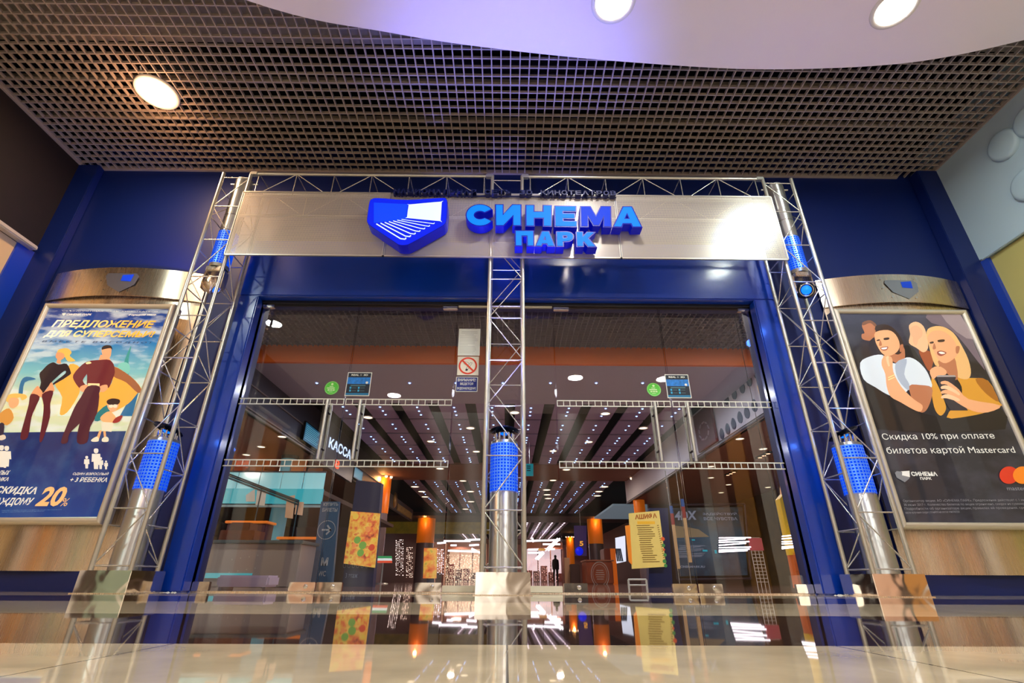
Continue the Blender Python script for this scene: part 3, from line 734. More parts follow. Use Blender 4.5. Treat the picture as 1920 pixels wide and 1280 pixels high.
A2.shape(mn, [(705, 845), (800, 832), (880, 832), (918, 885), (908, 960), (880, 1030), (800, 1045), (706, 1040), (700, 960), (690, 900)], 2)
A2.shape(mn, [(720, 845), (660, 870), (590, 950), (600, 1005), (650, 1065), (695, 1045), (665, 995), (705, 930)], 2)
A2.shape(mn, [(905, 870), (922, 930), (897, 1000), (872, 1055), (838, 1030), (853, 990), (870, 930)], 2)
A2.shape(mn, [(650, 1042), (700, 1030), (712, 1070), (672, 1088), (640, 1070)], 0); A2.shape(mn, [(808, 1040), (858, 1030), (862, 1065), (822, 1090), (798, 1068)], 0)
A2.shape(mn, [(706, 1018), (800, 1020), (800, 1044), (706, 1042)], 3, 0)
A2.shape(mn, [(706, 1042), (800, 1044), (792, 1110), (755, 1180), (700, 1260), (650, 1330), (560, 1420), (545, 1490), (490, 1490), (545, 1340), (600, 1210), (650, 1130)], 4, lim=LIM)
A2.shape(mn, [(720, 1100), (795, 1080), (780, 1260), (725, 1370), (700, 1490), (620, 1490), (640, 1340), (690, 1240)], 4, lim=LIM)
A2.shape(mn, [(820, 735), (888, 722), (892, 785), (878, 815), (850, 828), (826, 805)], 0)
A2.shape(mn, [(818, 750), (822, 728), (852, 714), (892, 720), (902, 752), (886, 738), (842, 745)], 5)
A2.shape(mn, [(690, 855), (720, 845), (735, 858), (700, 866)], 3)
mn.build('man_picture', [C(236, 168, 122), YE, C(104, 28, 40), CR, PU, HR, C(158, 96, 60)], pos)
kd = MB()
A3.shape(kd, [(760, 125), (785, 55), (870, -10), (885, 40), (822, 112)], 0, 2)
A3.shape(kd, [(850, 58), (890, 52), (932, 100), (905, 142), (830, 132), (806, 100)], 1); A3.shape(kd, [(812, 132), (912, 138), (895, 212), (820, 202)], 2, 0)
A3.shape(kd, [(800, 200), (818, 200), (795, 275), (770, 275)], 1, 0); A3.shape(kd, [(830, 205), (850, 207), (855, 275), (838, 275)], 1, 0)
A3.shape(kd, [(735, 275), (775, 250), (792, 262), (790, 288), (742, 290)], 2); A3.shape(kd, [(822, 265), (850, 250), (872, 262), (868, 290), (822, 290)], 2)
A2.shape(kd, [(868, 1175), (948, 1172), (946, 1215), (905, 1250), (868, 1218)], 3)
A2.shape(kd, [(858, 1160), (900, 1140), (957, 1148), (962, 1172), (935, 1192), (872, 1188)], 4)
A2.shape(kd, [(875, 1195), (905, 1190), (905, 1212), (878, 1212)], 2); A2.shape(kd, [(912, 1190), (940, 1190), (938, 1212), (912, 1212)], 2)
A3.shape(kd, [(930, 100), (985, 80), (960, 130), (905, 140)], 5)
kd.build('boy_picture', [C(18, 120, 130), C(238, 178, 120), C(232, 226, 200), C(236, 176, 130), C(40, 22, 30), C(150, 40, 40)], pos)
gl = MB()
A2.shape(gl, [(70, 1112), (130, 1100), (205, 1108), (220, 1135), (180, 1155), (160, 1130), (72, 1172), (52, 1140)], 0); A2.shape(gl, [(80, 1140), (150, 1140), (152, 1190), (110, 1218), (78, 1200)], 1)
A3.shape(gl, [(10, 60), (80, 25), (115, 100), (60, 160), (-5, 120)], 2); A3.shape(gl, [(0, 150), (40, 150), (30, 240), (0, 250)], 3); A3.shape(gl, [(-5, 250), (40, 235), (52, 265), (10, 280)], 4)
gl.build('girl_picture', [C(236, 190, 96), C(238, 176, 126), C(214, 150, 70), C(40, 30, 60), C(226, 210, 190)], pos)
tx = MB()
A2.text(tx, 'ПРЕДЛОЖЕНИЕ', 408, 582, 1230, 588, 512, .03, .28, 0)
A2.text(tx, 'ДЛЯ СУПЕРСЕМЬИ!', 345, 656, 1230, 662, 595, .03, .28, 0)
tx.build('headline', grad_mat('headline_gold', [(0, (250, 240, 220)), (.4, (248, 214, 130)), (1, (240, 178, 50))], -.45, .45, e=.6, noise=0, axis='X'), pos)
tw = MB()
A2.text(tw, 'СИНЕМА  ПАРК', 535, 478, 735, 478, 462, .03, .1); A2.text(tw, 'формула кино', 1030, 482, 1250, 480, 466, .04, .25)
A2.shape(tw, [(500, 462), (530, 458), (530, 468), (512, 480)], 0, 0)
A2.text(tw, 'ОБЪЕДИНЁННАЯ  СЕТЬ  КИНОТЕАТРОВ', 502, 446, 1265, 452, 434, -.005)
A3.text(tw, 'СКИДКА', -40, 715, 285, 722, 645, .03, .22); A3.text(tw, 'КАЖДОМУ', -90, 808, 258, 808, 738, .03, .22)
A3.text(tw, 'ОДИН ВЗРОСЛЫЙ', 585, 560, 870, 562, 532, .015, .18); A3.text(tw, '+ 3 РЕБЕНКА', 562, 612, 858, 614, 575, .02, .18)
A3.text(tw, 'ВЗРОСЛЫХ', -130, 558, 78, 556, 522, .02, .18); A3.text(tw, 'РЕБЁНКА', -110, 606, 70, 606, 566, .02, .18)
def people(mb, spec):
    for cx, yb, h in spec:
        w = h*.2
        A3.shape(mb, [(cx-w*.45, yb-h*.98), (cx+w*.45, yb-h*.98), (cx+w*.5, yb-h*.82), (cx, yb-h*.76), (cx-w*.5, yb-h*.82)], 0, 3)
        A3.shape(mb, [(cx-w, yb-h*.74), (cx+w, yb-h*.74), (cx+w*1.1, yb-h*.35), (cx+w*.6, yb-h*.36), (cx+w*.5, yb), (cx-w*.5, yb), (cx-w*.6, yb-h*.36), (cx-w*1.1, yb-h*.35)], 0, 1)
for spec in [(700, 505, 100), (775, 510, 165), (812, 510, 95), (855, 512, 70), (20, 495, 175), (62, 490, 165), (48, 500, 90)]:
    ib = MB(); people(ib, [spec]); ib.build('figure_icon', C(236, 232, 220), pos)
tw.build('white_print', C(236, 232, 220), pos)
t20 = MB(); A3.text(t20, '20', 285, 808, 500, 808, 650, .035, .2); A3.text(t20, '%', 488, 806, 545, 806, 742, .0, .2)
t20.build('discount_figure', C(246, 196, 130), pos)
td = MB(); A2.text(td, 'В М Е С Т Е   В Ы Г О Д Н О !', 340, 694, 1212, 705, 678, .01, .2); td.build('dark_print', C(20, 40, 84), pos)
ft = MB()
for i in range(2): A3.text(ft, 'подробности акции и условия уточняйте на кассах кинотеатров сети', 20, 846+i*13, 500-i*140, 838+i*13, 836+i*13, -.004)
ft.build('small_print', C(110, 150, 190), pos)

# ---------------- right poster: cinema-goers
LAY = 0
pr_ = display('steel poster display right of the doors with the dark poster of cinema-goers', 3.645, 5.345, 3.565, 5.04, .54, 2.815)
LIM = (3.62, 4.985, .595, 2.76)
pos = MB().box(LIM[0]-.01, LIM[1]+.01, PYY-.0005, PYY+.006, LIM[2]-.01, LIM[3]+.01).build('poster', grad_mat('goers_poster_dark', [(0, (34, 36, 46)), (.55, (28, 28, 34)), (.75, (30, 24, 26)), (1, (58, 58, 76))], .59, 2.75, noise=.12, streak=(110, 110, 130), ns=(2, 1, 3)), pr_)
B4 = Art((1500, 500), 4.2667); B5 = Art((1500, 760), 3.555)
hz = MB(); B4.shape(hz, [(1010, 368), (1275, 368), (1400, 640), (1480, 830), (1330, 640), (1200, 500), (1050, 450)], 0, 2, LIM)
B4.shape(hz, [(1120, 368), (1275, 368), (1380, 580), (1250, 520)], 1, 2, LIM)
hz.build('haze_picture', [C(110, 96, 108), C(150, 134, 140)], pos)
SKN, SKD, SKL = C(226, 164, 120), C(176, 112, 78), C(238, 190, 150)
b1 = MB()
B4.shape(b1, [(495, 480), (505, 448), (560, 432), (600, 470), (600, 540), (570, 590), (500, 580), (492, 540), (515, 530)], 0); B4.shape(b1, [(500, 445), (560, 428), (608, 462), (600, 480), (560, 450), (505, 470)], 1)
B4.shape(b1, [(560, 590), (640, 560), (650, 700), (560, 690)], 2)
b1.build('back_row_man_picture', [SKD, C(120, 80, 60), C(40, 38, 48)], pos)
b2 = MB()
B4.shape(b2, [(950, 665), (1060, 690), (1060, 780), (1030, 835), (985, 760)], 2)
B4.shape(b2, [(870, 470), (925, 440), (985, 475), (1015, 560), (1022, 650), (985, 685), (930, 650), (870, 610), (880, 540)], 1)
B4.shape(b2, [(880, 495), (930, 470), (975, 510), (972, 558), (930, 585), (890, 552)], 0)
B4.shape(b2, [(905, 560), (945, 565), (930, 630), (905, 610)], 0)
b2.build('back_row_woman_picture', [C(224, 166, 128), C(226, 178, 136), C(150, 74, 36)], pos)
seat = MB(); B4.shape(seat, [(830, 640), (890, 640), (960, 740), (1035, 880), (1050, 960), (960, 860), (850, 740)], 0)
B4.shape(seat, [(510, 920), (620, 980), (740, 1060), (960, 1165), (1120, 1200), (1180, 1210), (1600, 1120), (1640, 1300), (620, 1300)], 0, 2, LIM)
seat.build('seat_picture', [C(22, 20, 22)], pos)
w_ = MB(); SW = C(206, 146, 48); SWD = C(160, 100, 28)
B4.shape(w_, [(1250, 880), (1330, 890), (1500, 910), (1590, 1080), (1612, 1110), (1500, 1160), (1350, 1195), (1170, 1205), (1280, 1050), (1290, 960)], 3)
B4.shape(w_, [(1400, 900), (1500, 912), (1590, 1080), (1480, 1010)], 4)
B4.shape(w_, [(1010, 520), (1060, 480), (1140, 480), (1225, 530), (1290, 630), (1345, 745), (1365, 850), (1335, 900), (1250, 880), (1150, 790), (1080, 790), (1030, 640)], 2)
B4.shape(w_, [(1100, 760), (1220, 700), (1260, 900), (1180, 860)], 1)
B4.shape(w_, [(1015, 575), (1060, 515), (1150, 520), (1222, 580), (1262, 665), (1240, 725), (1165, 772), (1105, 745), (1062, 665)], 0)
B4.shape(w_, [(1245, 640), (1275, 640), (1265, 690), (1245, 690)], 1)
B4.shape(w_, [(1095, 680), (1130, 672), (1170, 690), (1130, 715), (1100, 705)], 5); B4.shape(w_, [(1105, 686), (1130, 680), (1160, 692), (1130, 700)], 6)
B4.shape(w_, [(1035, 605), (1062, 598), (1066, 612), (1040, 616)], 7); B4.shape(w_, [(1100, 588), (1150, 582), (1150, 600), (1105, 604)], 7)
B4.shape(w_, [(1070, 612), (1085, 650), (1072, 662), (1058, 655)], 1)
B4.shape(w_, [(1055, 880), (1100, 950), (1150, 1070), (1165, 1140), (1125, 1192), (1080, 1150), (1055, 1050), (1048, 940)], 3)
B4.shape(w_, [(1090, 880), (1245, 880), (1225, 970), (1340, 1150), (1200, 1150), (1140, 1050), (1108, 960)], 8, 0); B4.shape(w_, [(1088, 868), (1235, 868), (1245, 882), (1092, 882)], 9, 0)
B4.shape(w_, [(1035, 830), (1100, 795), (1165, 830), (1160, 865), (1100, 870), (1060, 900)], 0)
B4.shape(w_, [(1260, 980), (1345, 1060), (1600, 1110), (1500, 1165), (1380, 1155), (1250, 1085), (1210, 1040)], 0)
for i in range(4):
    B4.shape(w_, [(1125+i*2, 920+i*38), (1180, 918+i*34), (1270, 985+i*24), (1260, 1005+i*24), (1170, 945+i*36), (1128, 940+i*38)], 0 if i % 2 == 0 else 10)
w_.build('woman_picture', [SKN, SKD, C(222, 176, 116), SW, SWD, C(150, 74, 60), C(240, 230, 220), C(60, 40, 30), C(40, 34, 44), C(160, 150, 150), SKL], pos)
m_ = MB()
B4.shape(m_, [(760, 690), (825, 640), (835, 740), (790, 780), (715, 740), (715, 700)], 1)
B4.shape(m_, [(478, 770), (560, 718), (650, 705), (700, 745), (760, 775), (850, 726), (925, 748), (995, 815), (1035, 890), (1050, 965), (960, 952), (880, 948), (850, 1000), (760, 1040), (690, 1020), (600, 965), (505, 900)], 2)
B4.shape(m_, [(760, 775), (850, 740), (830, 860), (870, 940), (860, 990), (780, 900)], 3)
B4.shape(m_, [(595, 500), (650, 462), (725, 480), (785, 540), (825, 620), (805, 690), (760, 700), (700, 640)], 4)
B4.shape(m_, [(600, 525), (700, 508), (762, 545), (795, 625), (770, 685), (700, 717), (650, 690), (618, 640), (598, 590)], 0)
B4.shape(m_, [(798, 630), (822, 625), (815, 675), (795, 680)], 1)
B4.shape(m_, [(640, 648), (700, 640), (690, 668), (655, 670)], 5); B4.shape(m_, [(648, 652), (692, 646), (685, 660), (656, 662)], 6)
B4.shape(m_, [(610, 588), (632, 582), (634, 592), (612, 596)], 4); B4.shape(m_, [(668, 572), (708, 568), (706, 584), (670, 588)], 4)
B4.shape(m_, [(638, 588), (652, 625), (640, 636), (628, 628)], 1)
B4.shape(m_, [(870, 955), (960, 948), (1050, 968), (1045, 1060), (1005, 1150), (955, 1162), (900, 1080)], 1)
B4.shape(m_, [(655, 735), (700, 715), (735, 742), (742, 840), (805, 960), (905, 1060), (975, 1110), (960, 1160), (900, 1142), (800, 1085), (722, 1040), (690, 960), (678, 860), (650, 790)], 0)
for i in range(3): B4.shape(m_, [(660+i*22, 722+i*5), (684+i*22, 715+i*5), (700+i*18, 770+i*10), (684+i*18, 790+i*8)], 7 if i % 2 else 0)
for i in range(2): B4.shape(m_, [(700, 885+i*18), (752, 862+i*20), (754, 868+i*20), (702, 893+i*18)], 8, 0)
m_.build('man_picture', [SKN, SKD, C(206, 216, 226), C(160, 172, 190), C(52, 36, 32), C(150, 80, 66), C(244, 238, 230), SKL, C(240, 214, 150)], pos)
tw = MB()
B5.text(tw, 'Скидка 10% при оплате', 553, 240, 1302, 232, 188, .0); B5.text(tw, 'билетов картой Mastercard', 583, 334, 1438, 328, 276, .0)
B5.text(tw, 'СИНЕМА', 742, 471, 915, 471, 442, .04); B5.text(tw, 'ПАРК', 800, 496, 875, 496, 478, .03)
B5.shape(tw, [(668, 440), (725, 436), (728, 478), (676, 466)], 0, 0)
tw.build('white_print', C(226, 226, 220), pos)
lg2 = MB(); B5.shape(lg2, [(628, 450), (640, 438), (676, 442), (676, 466), (728, 478), (722, 490), (694, 512), (640, 482)], 0, 0); lg2.build('small_logo', C(120, 122, 128), pos)
mc = MB()
for k, (X, mi) in enumerate(((1388, 0), (1478, 1))):
    B5.shape(mc, [(X+64*math.cos(a*math.pi/8), 465+58*math.sin(a*math.pi/8)) for a in range(16)], mi, 2, LIM)
mc.build('card_logo', [C(206, 52, 28), C(232, 130, 30)], pos)
fp = MB(); B5.text(fp, 'mastercard', 1378, 566, 1580, 566, 540, .0)
lines = ['Организатор акции: АО «СИНЕМА ПАРК». Предложение действует с 1 июня по', '30 июня 2017 г. Количество билетов по акции ограничено, скидки не суммируются.', 'Подробности об организаторе акции, правилах её проведения, сроках и', 'месте получения скидки уточняйте на кассах кинотеатра']
for i, s_ in enumerate(lines): B5.text(fp, s_, 686+i*5, 648+i*26, 1560-(i == 3)*500, 640+i*26, 628+i*26, -.006)
fp.build('small_print', C(130, 132, 140), pos)

# ================================================================ glass doors
GY = 5.0; TOP = 2.95
def pane(x0, x1, z0):
    b = MB().box(x0, x1, GY-.006, GY+.006, z0, TOP); b.mi = [1, 1, 0, 0, 1, 1]; return b
def film(mb, x0, x1, z0, z1, y=4.991):
    mb.box(x0, x1, y, y+.003, z0, z0+.011).box(x0, x1, y, y+.003, z1-.011, z1)
    n = max(1, round((x1-x0)/.0685)); st = (x1-x0-.008)/n
    for i in range(n+1): mb.box(x0+i*st, x0+i*st+.008, y, y+.003, z0+.011, z1-.011)
    return mb
def patch(mb, x0, x1, z0, z1): return mb.bbox(x0, x1, 4.978, 5.022, z0, z1, .004)
def door(i, x0, x1, hx, patches, tops, label):
    t = thing('door_%d' % i, label, 'door', ((x0+x1)/2, GY, 0)); t['kind'] = 'structure'
    pane(x0+.005, x1-.005, .012).build('glass_pane', [M_GLASS, M_EDGE], t)
    film(MB(), x0+.006, x1-.006, 1.752, 1.822).build('film_strip_sticker', M_FILM, t)
    film(MB(), x0+.006, x1-.006, 1.112, 1.182).build('film_strip_sticker', M_FILM, t)
    for a, b in patches:
        p = patch(MB(), a, b, .012, .085).build('bottom_patch', M_POLISH, t)
    for a, b in patches:
        if b-a > .2: MB().lathe([(.0, .003), (.016, .003), (.019, .0)], ((a*.35+b*.65), 4.976, .05), (0, -1, 0), 20).build('lock_cylinder', M_CHROME, t)
    for a, b in tops: patch(MB(), a, b, TOP-.045, TOP-.005).build('top_patch', M_CHROME, t)
    if hx is not None:
        h = MB().tube((hx, 4.935, 1.175), (hx, 4.935, 1.79), .0165, 16).build('handle', M_ALU, t)
        MB().tube((hx, 5.065, 1.175), (hx, 5.065, 1.79), .0165, 16).build('handle_bar_inside', M_ALU, h)
        for z in (1.29, 1.67): MB().tube((hx, 4.935, z), (hx, 5.065, z), .011, 12).build('handle_stud', M_DARKBLUE, h)
    return t
door(1, -2.845, -1.712, -1.87, [(-2.845, -2.66), (-1.95, -1.715)], [(-2.84, -2.68)], 'first glass door from the left, beside the blue post')
door(2, -1.708, -.582, -1.53, [(-1.705, -1.475), (-.82, -.585)], [(-.75, -.585)], 'second glass door from the left, next to the fixed pane with the notices')
door(3, .51, 1.722, 1.53, [(.515, .73), (1.50, 1.718)], [(.515, .69)], 'first glass door right of the middle truss')
door(4, 1.728, 2.812, 1.87, [(1.732, 1.95), (2.62, 2.81)], [(2.64, 2.8)], 'last glass door on the right, beside the blue post')
wn = thing('window_1', 'fixed glass pane in the middle between the doors, behind the truss', 'window', (-.036, GY, 0)); wn['kind'] = 'structure'
pane(-.574, .502, .05).build('glass_pane', [M_GLASS, M_EDGE], wn)
MB().bbox(-.578, .506, 4.98, 5.02, .004, .062, .003).build('bottom_channel', mat('channel_pale', (226, 224, 206), .5), wn)
MB().bbox(-.575, .5, 4.98, 5.02, TOP-.012, TOP+.03, .003).build('top_channel', MATS['channel_pale'], wn)
struct(MB().box(-2.85, 2.815, 4.96, 5.04, TOP, 2.99).build('trim_5', mat('door_head_dark', (16, 18, 30), .4)))
struct(MB().box(-2.85, 2.815, 4.98, 5.02, 0, .01).build('trim_6', M_STEEL))

# notices on the fixed pane
NY = 4.99
def quad(p, Y): return [(PY(x, y, Y).x, PY(x, y, Y).z) for x, y in p]
def rect(mb, x0, x1, z0, z1, y, mi=0): return mb.face([(x0, y, z0), (x1, y, z0), (x1, y, z1), (x0, y, z1)], mi)
def ring(mb, c, r0, r1, y, mi=0, n=48, sx=1):
    vs = []
    for r in (r0, r1): vs += [(c[0]+sx*r*math.cos(2*math.pi*i/n), y, c[1]+r*math.sin(2*math.pi*i/n)) for i in range(n)]
    return mb.add(vs, [(i, (i+1) % n, n+(i+1) % n, n+i) for i in range(n)], mi)
n1 = MB().box(-.555, -.315, NY-.002, NY, 2.325, 2.655)
o = n1.build('paper_notice', M_PAPER, loc=(-.435, NY, 2.325)); tag(o, 'white printed notice sheet taped high on the middle pane, above the no smoking sign', 'notice')
WORLD[o.name] = (-.435, NY, 2.325)
lp = MB()
for i in range(15):
    z = 2.62-i*.0185; w = random.uniform(.06, .2) if i in (0, 1, 2, 9) else random.uniform(.16, .205)
    x0 = -.54 if i > 2 else -.435-w/2; rect(lp, x0, x0+w, z-.003, z, NY-.0028)
lp.build('print_lines', mat('grey_print', (150, 158, 154), .8), o)
o = MB().bbox(-.553, -.318, NY-.006, NY, 2.09, 2.315, .003).build('no_smoking_sign', mat('sign_cream', (236, 232, 216), .5), loc=(-.435, NY, 2.09))
tag(o, 'square white no smoking sign with red ring on the middle pane', 'sign')
RED = mat('prohibition_red', (222, 62, 28), .5)
cz = (-.437, 2.203)
rg = ring(MB(), cz, .082, .1, NY-.0072, n=56)
d = .088*.7071; w = .0065
rg.face([(cz[0]-d-w, NY-.0075, cz[1]+d-w), (cz[0]+d-w, NY-.0075, cz[1]-d-w), (cz[0]+d+w, NY-.0075, cz[1]-d+w), (cz[0]-d+w, NY-.0075, cz[1]+d+w)])
rg.build('prohibition_ring', RED, o)
cg = MB()
def bar(mb, p, q, w, y, mi=0):
    p, q = Vector(p), Vector(q); dd = (q-p).normalized(); nn = Vector((-dd.y, dd.x))*w/2
    return mb.face([(p.x+nn.x, y, p.y+nn.y), (q.x+nn.x, y, q.y+nn.y), (q.x-nn.x, y, q.y-nn.y), (p.x-nn.x, y, p.y-nn.y)], mi)
for p, q in (((.028, .04), (-.018, -.032)), ((.046, .034), (.004, -.04)), ((.028, .04), (.046, .034))):
    bar(cg, (cz[0]+p[0], cz[1]+p[1]), (cz[0]+q[0], cz[1]+q[1]), .003, NY-.0068)
cg.face([(cz[0]-.018, NY-.0068, cz[1]-.032), (cz[0]+.004, NY-.0068, cz[1]-.04), (cz[0]-.004, NY-.0068, cz[1]-.062), (cz[0]-.028, NY-.0068, cz[1]-.056)])
sm = [(-.02, .01), (-.045, .025), (-.03, .048), (0, .04), (.012, .02)]
for p, q in zip(sm, sm[1:]): bar(cg, (cz[0]+p[0], cz[1]+p[1]), (cz[0]+q[0], cz[1]+q[1]), .003, NY-.0068)
cg.build('cigarette_picture', mat('sign_black', (24, 28, 50), .5), o)
o = MB().bbox(-.557, -.323, NY-.005, NY, 1.905, 2.075, .003).build('surveillance_sign', M_PAPER, loc=(-.44, NY, 1.9)); tag(o, 'blue warning sign about video surveillance on the middle pane, under the no smoking sign', 'sign')
rect(MB(), -.549, -.331, 1.913, 2.067, NY-.0056).build('blue_field', mat('sign_blue', (22, 40, 130), .5), o)
tt = MB()
def tfit(mb, s_, x0, x1, z0, z1, y, bold=.02, sh=0, mi=0): return text_fit(mb, s_, lambda u, v: (x0+(x1-x0)*u, y, z0+(z1-z0)*v), bold, sh, mi)
tfit(tt, 'ВНИМАНИЕ!', -.538, -.345, 2.022, 2.056, NY-.0062); tfit(tt, 'ВЕДЕТСЯ', -.51, -.372, 1.976, 2.008, NY-.0062); tfit(tt, 'ВИДЕОНАБЛЮДЕНИЕ', -.54, -.342, 1.924, 1.957, NY-.0062)
tt.build('white_print', M_PAPER, o)
# stickers on the doors
def round_sticker(c, label):
    o = MB().lathe([(.0, .0), (.073, .0), (.076, .002)], (c[0], 4.9915, c[1]), (0, -1, 0), 44).build('round_sticker', mat('sticker_green', (82, 190, 60), .5, emit=.12), loc=(c[0], 4.99, c[1])); tag(o, label, 'sticker')
    b = MB(); y = 4.9885
    ring(b, c, .068, .0705, y)
    ring(b, (c[0], c[1]+.042), .0, .013, y, n=20)
    for z, w, h in ((.016, .05, .009), (-.002, .1, .013), (-.024, .08, .016), (-.046, .05, .006)):
        k = 3 if h > .015 else 1
        for j in range(k): rect(b, c[0]-w/2+j*w/k, c[0]-w/2+(j+.82)*w/k, c[1]+z-h/2, c[1]+z+h/2, y)
    b.build('pale_print', mat('sticker_pale', (196, 236, 170), .5), o)
def square_sticker(x0, x1, z0, z1, label):
    o = MB().box(x0, x1, 4.989, 4.992, z0, z1).build('square_sticker', M_PAPER, loc=((x0+x1)/2, 4.99, z0)); tag(o, label, 'sticker')
    y = 4.9884; w = x1-x0; h = z1-z0; X = lambda u: x0+w*u; Z = lambda v: z0+h*v
    b = MB(); rect(b, X(.03), X(.97), Z(.03), Z(.97), y, 0); rect(b, X(.03), X(.97), Z(.5), Z(.78), y-.0004, 1); rect(b, X(.03), X(.97), Z(.04), Z(.12), y-.0004, 2)
    for i in range(2):
        for j in range(2): rect(b, X(.16+.34*i), X(.23+.34*i), Z(.18+.12*j), Z(.26+.12*j), y-.0004, 3); rect(b, X(.26+.34*i), X(.44+.34*i), Z(.205+.12*j), Z(.225+.12*j), y-.0004, 4)
    rect(b, X(.18), X(.8), Z(.41), Z(.46), y-.0004, 4); b.disc((X(.84), y-.0008, Z(.56)), .014, (0, -1, 0), 20, 5)
    b.build('print', [mat('sticker_navy', (6, 22, 44), .5), mat('sticker_sky', (10, 110, 190), .5, emit=.15, noise=.4, nscale=25), mat('sticker_teal', (14, 120, 170), .5), mat('sticker_cyan', (40, 170, 220), .5), mat('sticker_grey', (70, 110, 120), .5), M_PAPER], o)
    t = MB(); tfit(t, 'REAL', X(.16), X(.47), Z(.85), Z(.92), y-.0008, .03); tfit(t, '3D', X(.66), X(.84), Z(.85), Z(.92), y-.0008, .03); tfit(t, 'D', X(.53), X(.59), Z(.855), Z(.915), y-.0008, -.01)
    t.build('white_print', M_PAPER, o)
p = PY(622, 727, 4.99); round_sticker((p.x, p.z), 'round green sticker on the first glass door from the left')
p = PY(1226, 730, 4.99); round_sticker((p.x, p.z), 'round green sticker on the first glass door right of the middle truss')
a, b = PY(645, 742, 4.99), PY(696, 698, 4.99); square_sticker(a.x+.005, PY(692, 742, 4.99).x, a.z, b.z, 'blue rectangular sticker on the second glass door from the left')
a, b = PY(1252, 746, 4.99), PY(1298, 702, 4.99); square_sticker(a.x, PY(1297, 746, 4.99).x, a.z, b.z, 'blue rectangular sticker on the right-hand glass doors')
# ================================================================ the hall behind the glass: shell
M_GRID2 = mat('hall_slat_dark', (120, 112, 116), .5, spec=.3)
M_HALLWHITE = mat('hall_soffit', (180, 182, 204), .6)
M_BROWN = mat('brown_soffit', (140, 92, 66), .7)
M_DKBROWN = mat('dark_brown_wall', (70, 38, 24), .6)
M_OLIVE = mat('olive_brown_wall', (104, 82, 34), .6, noise=.2, nscale=3)
M_ORANGE = mat('orange_fascia', (240, 112, 8), .5)
M_PANEL = mat('ceiling_panel_lilac', (172, 160, 198), .6)
M_FASCIA = mat('grey_fascia', (74, 76, 88), .35)
M_HNAVY = mat('hall_navy', (20, 32, 84), .4)
g = MB()
x = -7.0
while x < 7.0: g.box(x-.005, x+.005, 5.22, 8.85, 4.2, 4.245); x += .1
y = 5.25
while y < 8.85: g.box(-7, 7, y-.005, y+.005, 4.201, 4.246); y += .1
struct(g.build('ceiling', M_GRID2))
struct(MB().box(-7.2, 7.2, 5.2, 8.9, 4.5, 4.6).build('ceiling', M_BLACK))
struct(MB().box(-7.1, -7, 5.2, 8.9, 0, 4.6).box(7, 7.1, 5.2, 7.2, 0, 4.6).build('wall_hall', M_DKBROWN))
struct(MB().box(-7, 7, 8.82, 8.9, 3.87, 4.6).build('trim_7', M_ORANGE))
struct(MB().box(-5, 5, 8.9, 11.25, 3.87, 3.95).build('ceiling', M_HALLWHITE))
BX = [-4.5, -3.6, -2.7, -1.8, -.9, .05, 1.0, 1.9, 2.8, 3.7, 4.6]
pn = MB()
def panels(y0, y1, n):
    st = (y1-y0)/n
    for a, b in zip(BX, BX[1:]):
        for i in range(n): pn.box(a+.13, b-.13, y0+i*st+.06, y0+(i+1)*st-.06, 3.9, 3.93)
panels(11.25, 18.2, 5); panels(21.3, 32.8, 8); panels(36.6, 54, 11)
struct(pn.build('ceiling_panel', M_PANEL))
struct(MB().box(-14, 14, 11.25, 62, 4.15, 4.25).build('ceiling', M_BLACK))
struct(MB().box(-5, 5, 18.2, 21.3, 3.88, 3.96).build('ceiling', M_BROWN))
struct(MB().box(-14, 14, 32.8, 36.6, 3.75, 3.96).build('ceiling', M_DKBROWN))
struct(MB().box(-14, 14, 54, 62, 3.85, 3.96).build('ceiling', M_DKBROWN))
# aisles either side with lower ceilings
struct(MB().box(-14, -5.02, 8.3, 21.6, 3.0, 3.06).build('ceiling', M_BROWN))
struct(MB().box(5.02, 14, 7.2, 21.6, 3.0, 3.06).build('ceiling', M_BROWN))
struct(MB().box(-5.1, -5.0, 8.3, 21.6, 3.0, 4.2).build('wall_fascia', M_FASCIA))
tm = MB()
for z in (3.0, 3.06, 3.5): tm.box(-5.0, -4.97, 8.3, 21.6, z, z+.025)
struct(tm.build('trim_8', mat('fascia_trim', (128, 120, 118), .35)))
struct(MB().box(5.0, 5.1, 7.2, 21.6, 3.0, 4.2).build('wall_fascia', mat('white_fascia', (236, 236, 248), .5)))
struct(MB().box(4.97, 5.0, 7.2, 21.6, 3.0, 3.03).box(4.98, 5.0, 7.2, 21.6, 3.06, 3.075).build('trim_9', M_FASCIA))
struct(MB().box(-14, -5, 21.6, 21.8, 0, 4.2).build('wall_aisle', mat('purple_brown_wall', (64, 30, 52), .6)))
struct(MB().box(5.9, 14, 21.6, 21.8, 0, 4.2).build('wall_aisle', M_DKBROWN))
struct(MB().box(9.3, 9.5, 7.2, 21.6, 0, 3.1).build('wall_aisle', M_OLIVE))
struct(MB().box(-10.2, -10, 8.3, 21.6, 0, 3.1).build('wall_aisle', mat('aisle_wall', (92, 40, 40), .6)))
struct(MB().box(-14, 14, 61.8, 62, 0, 4.2).build('wall_end', mat('end_wall', (150, 110, 100), .6)))
struct(MB().box(-9, -8.8, 21.8, 62, 0, 4.2).box(9.2, 9.4, 21.8, 62, 0, 4.2).build('wall_hall', mat('far_side_wall', (110, 60, 50), .6)))
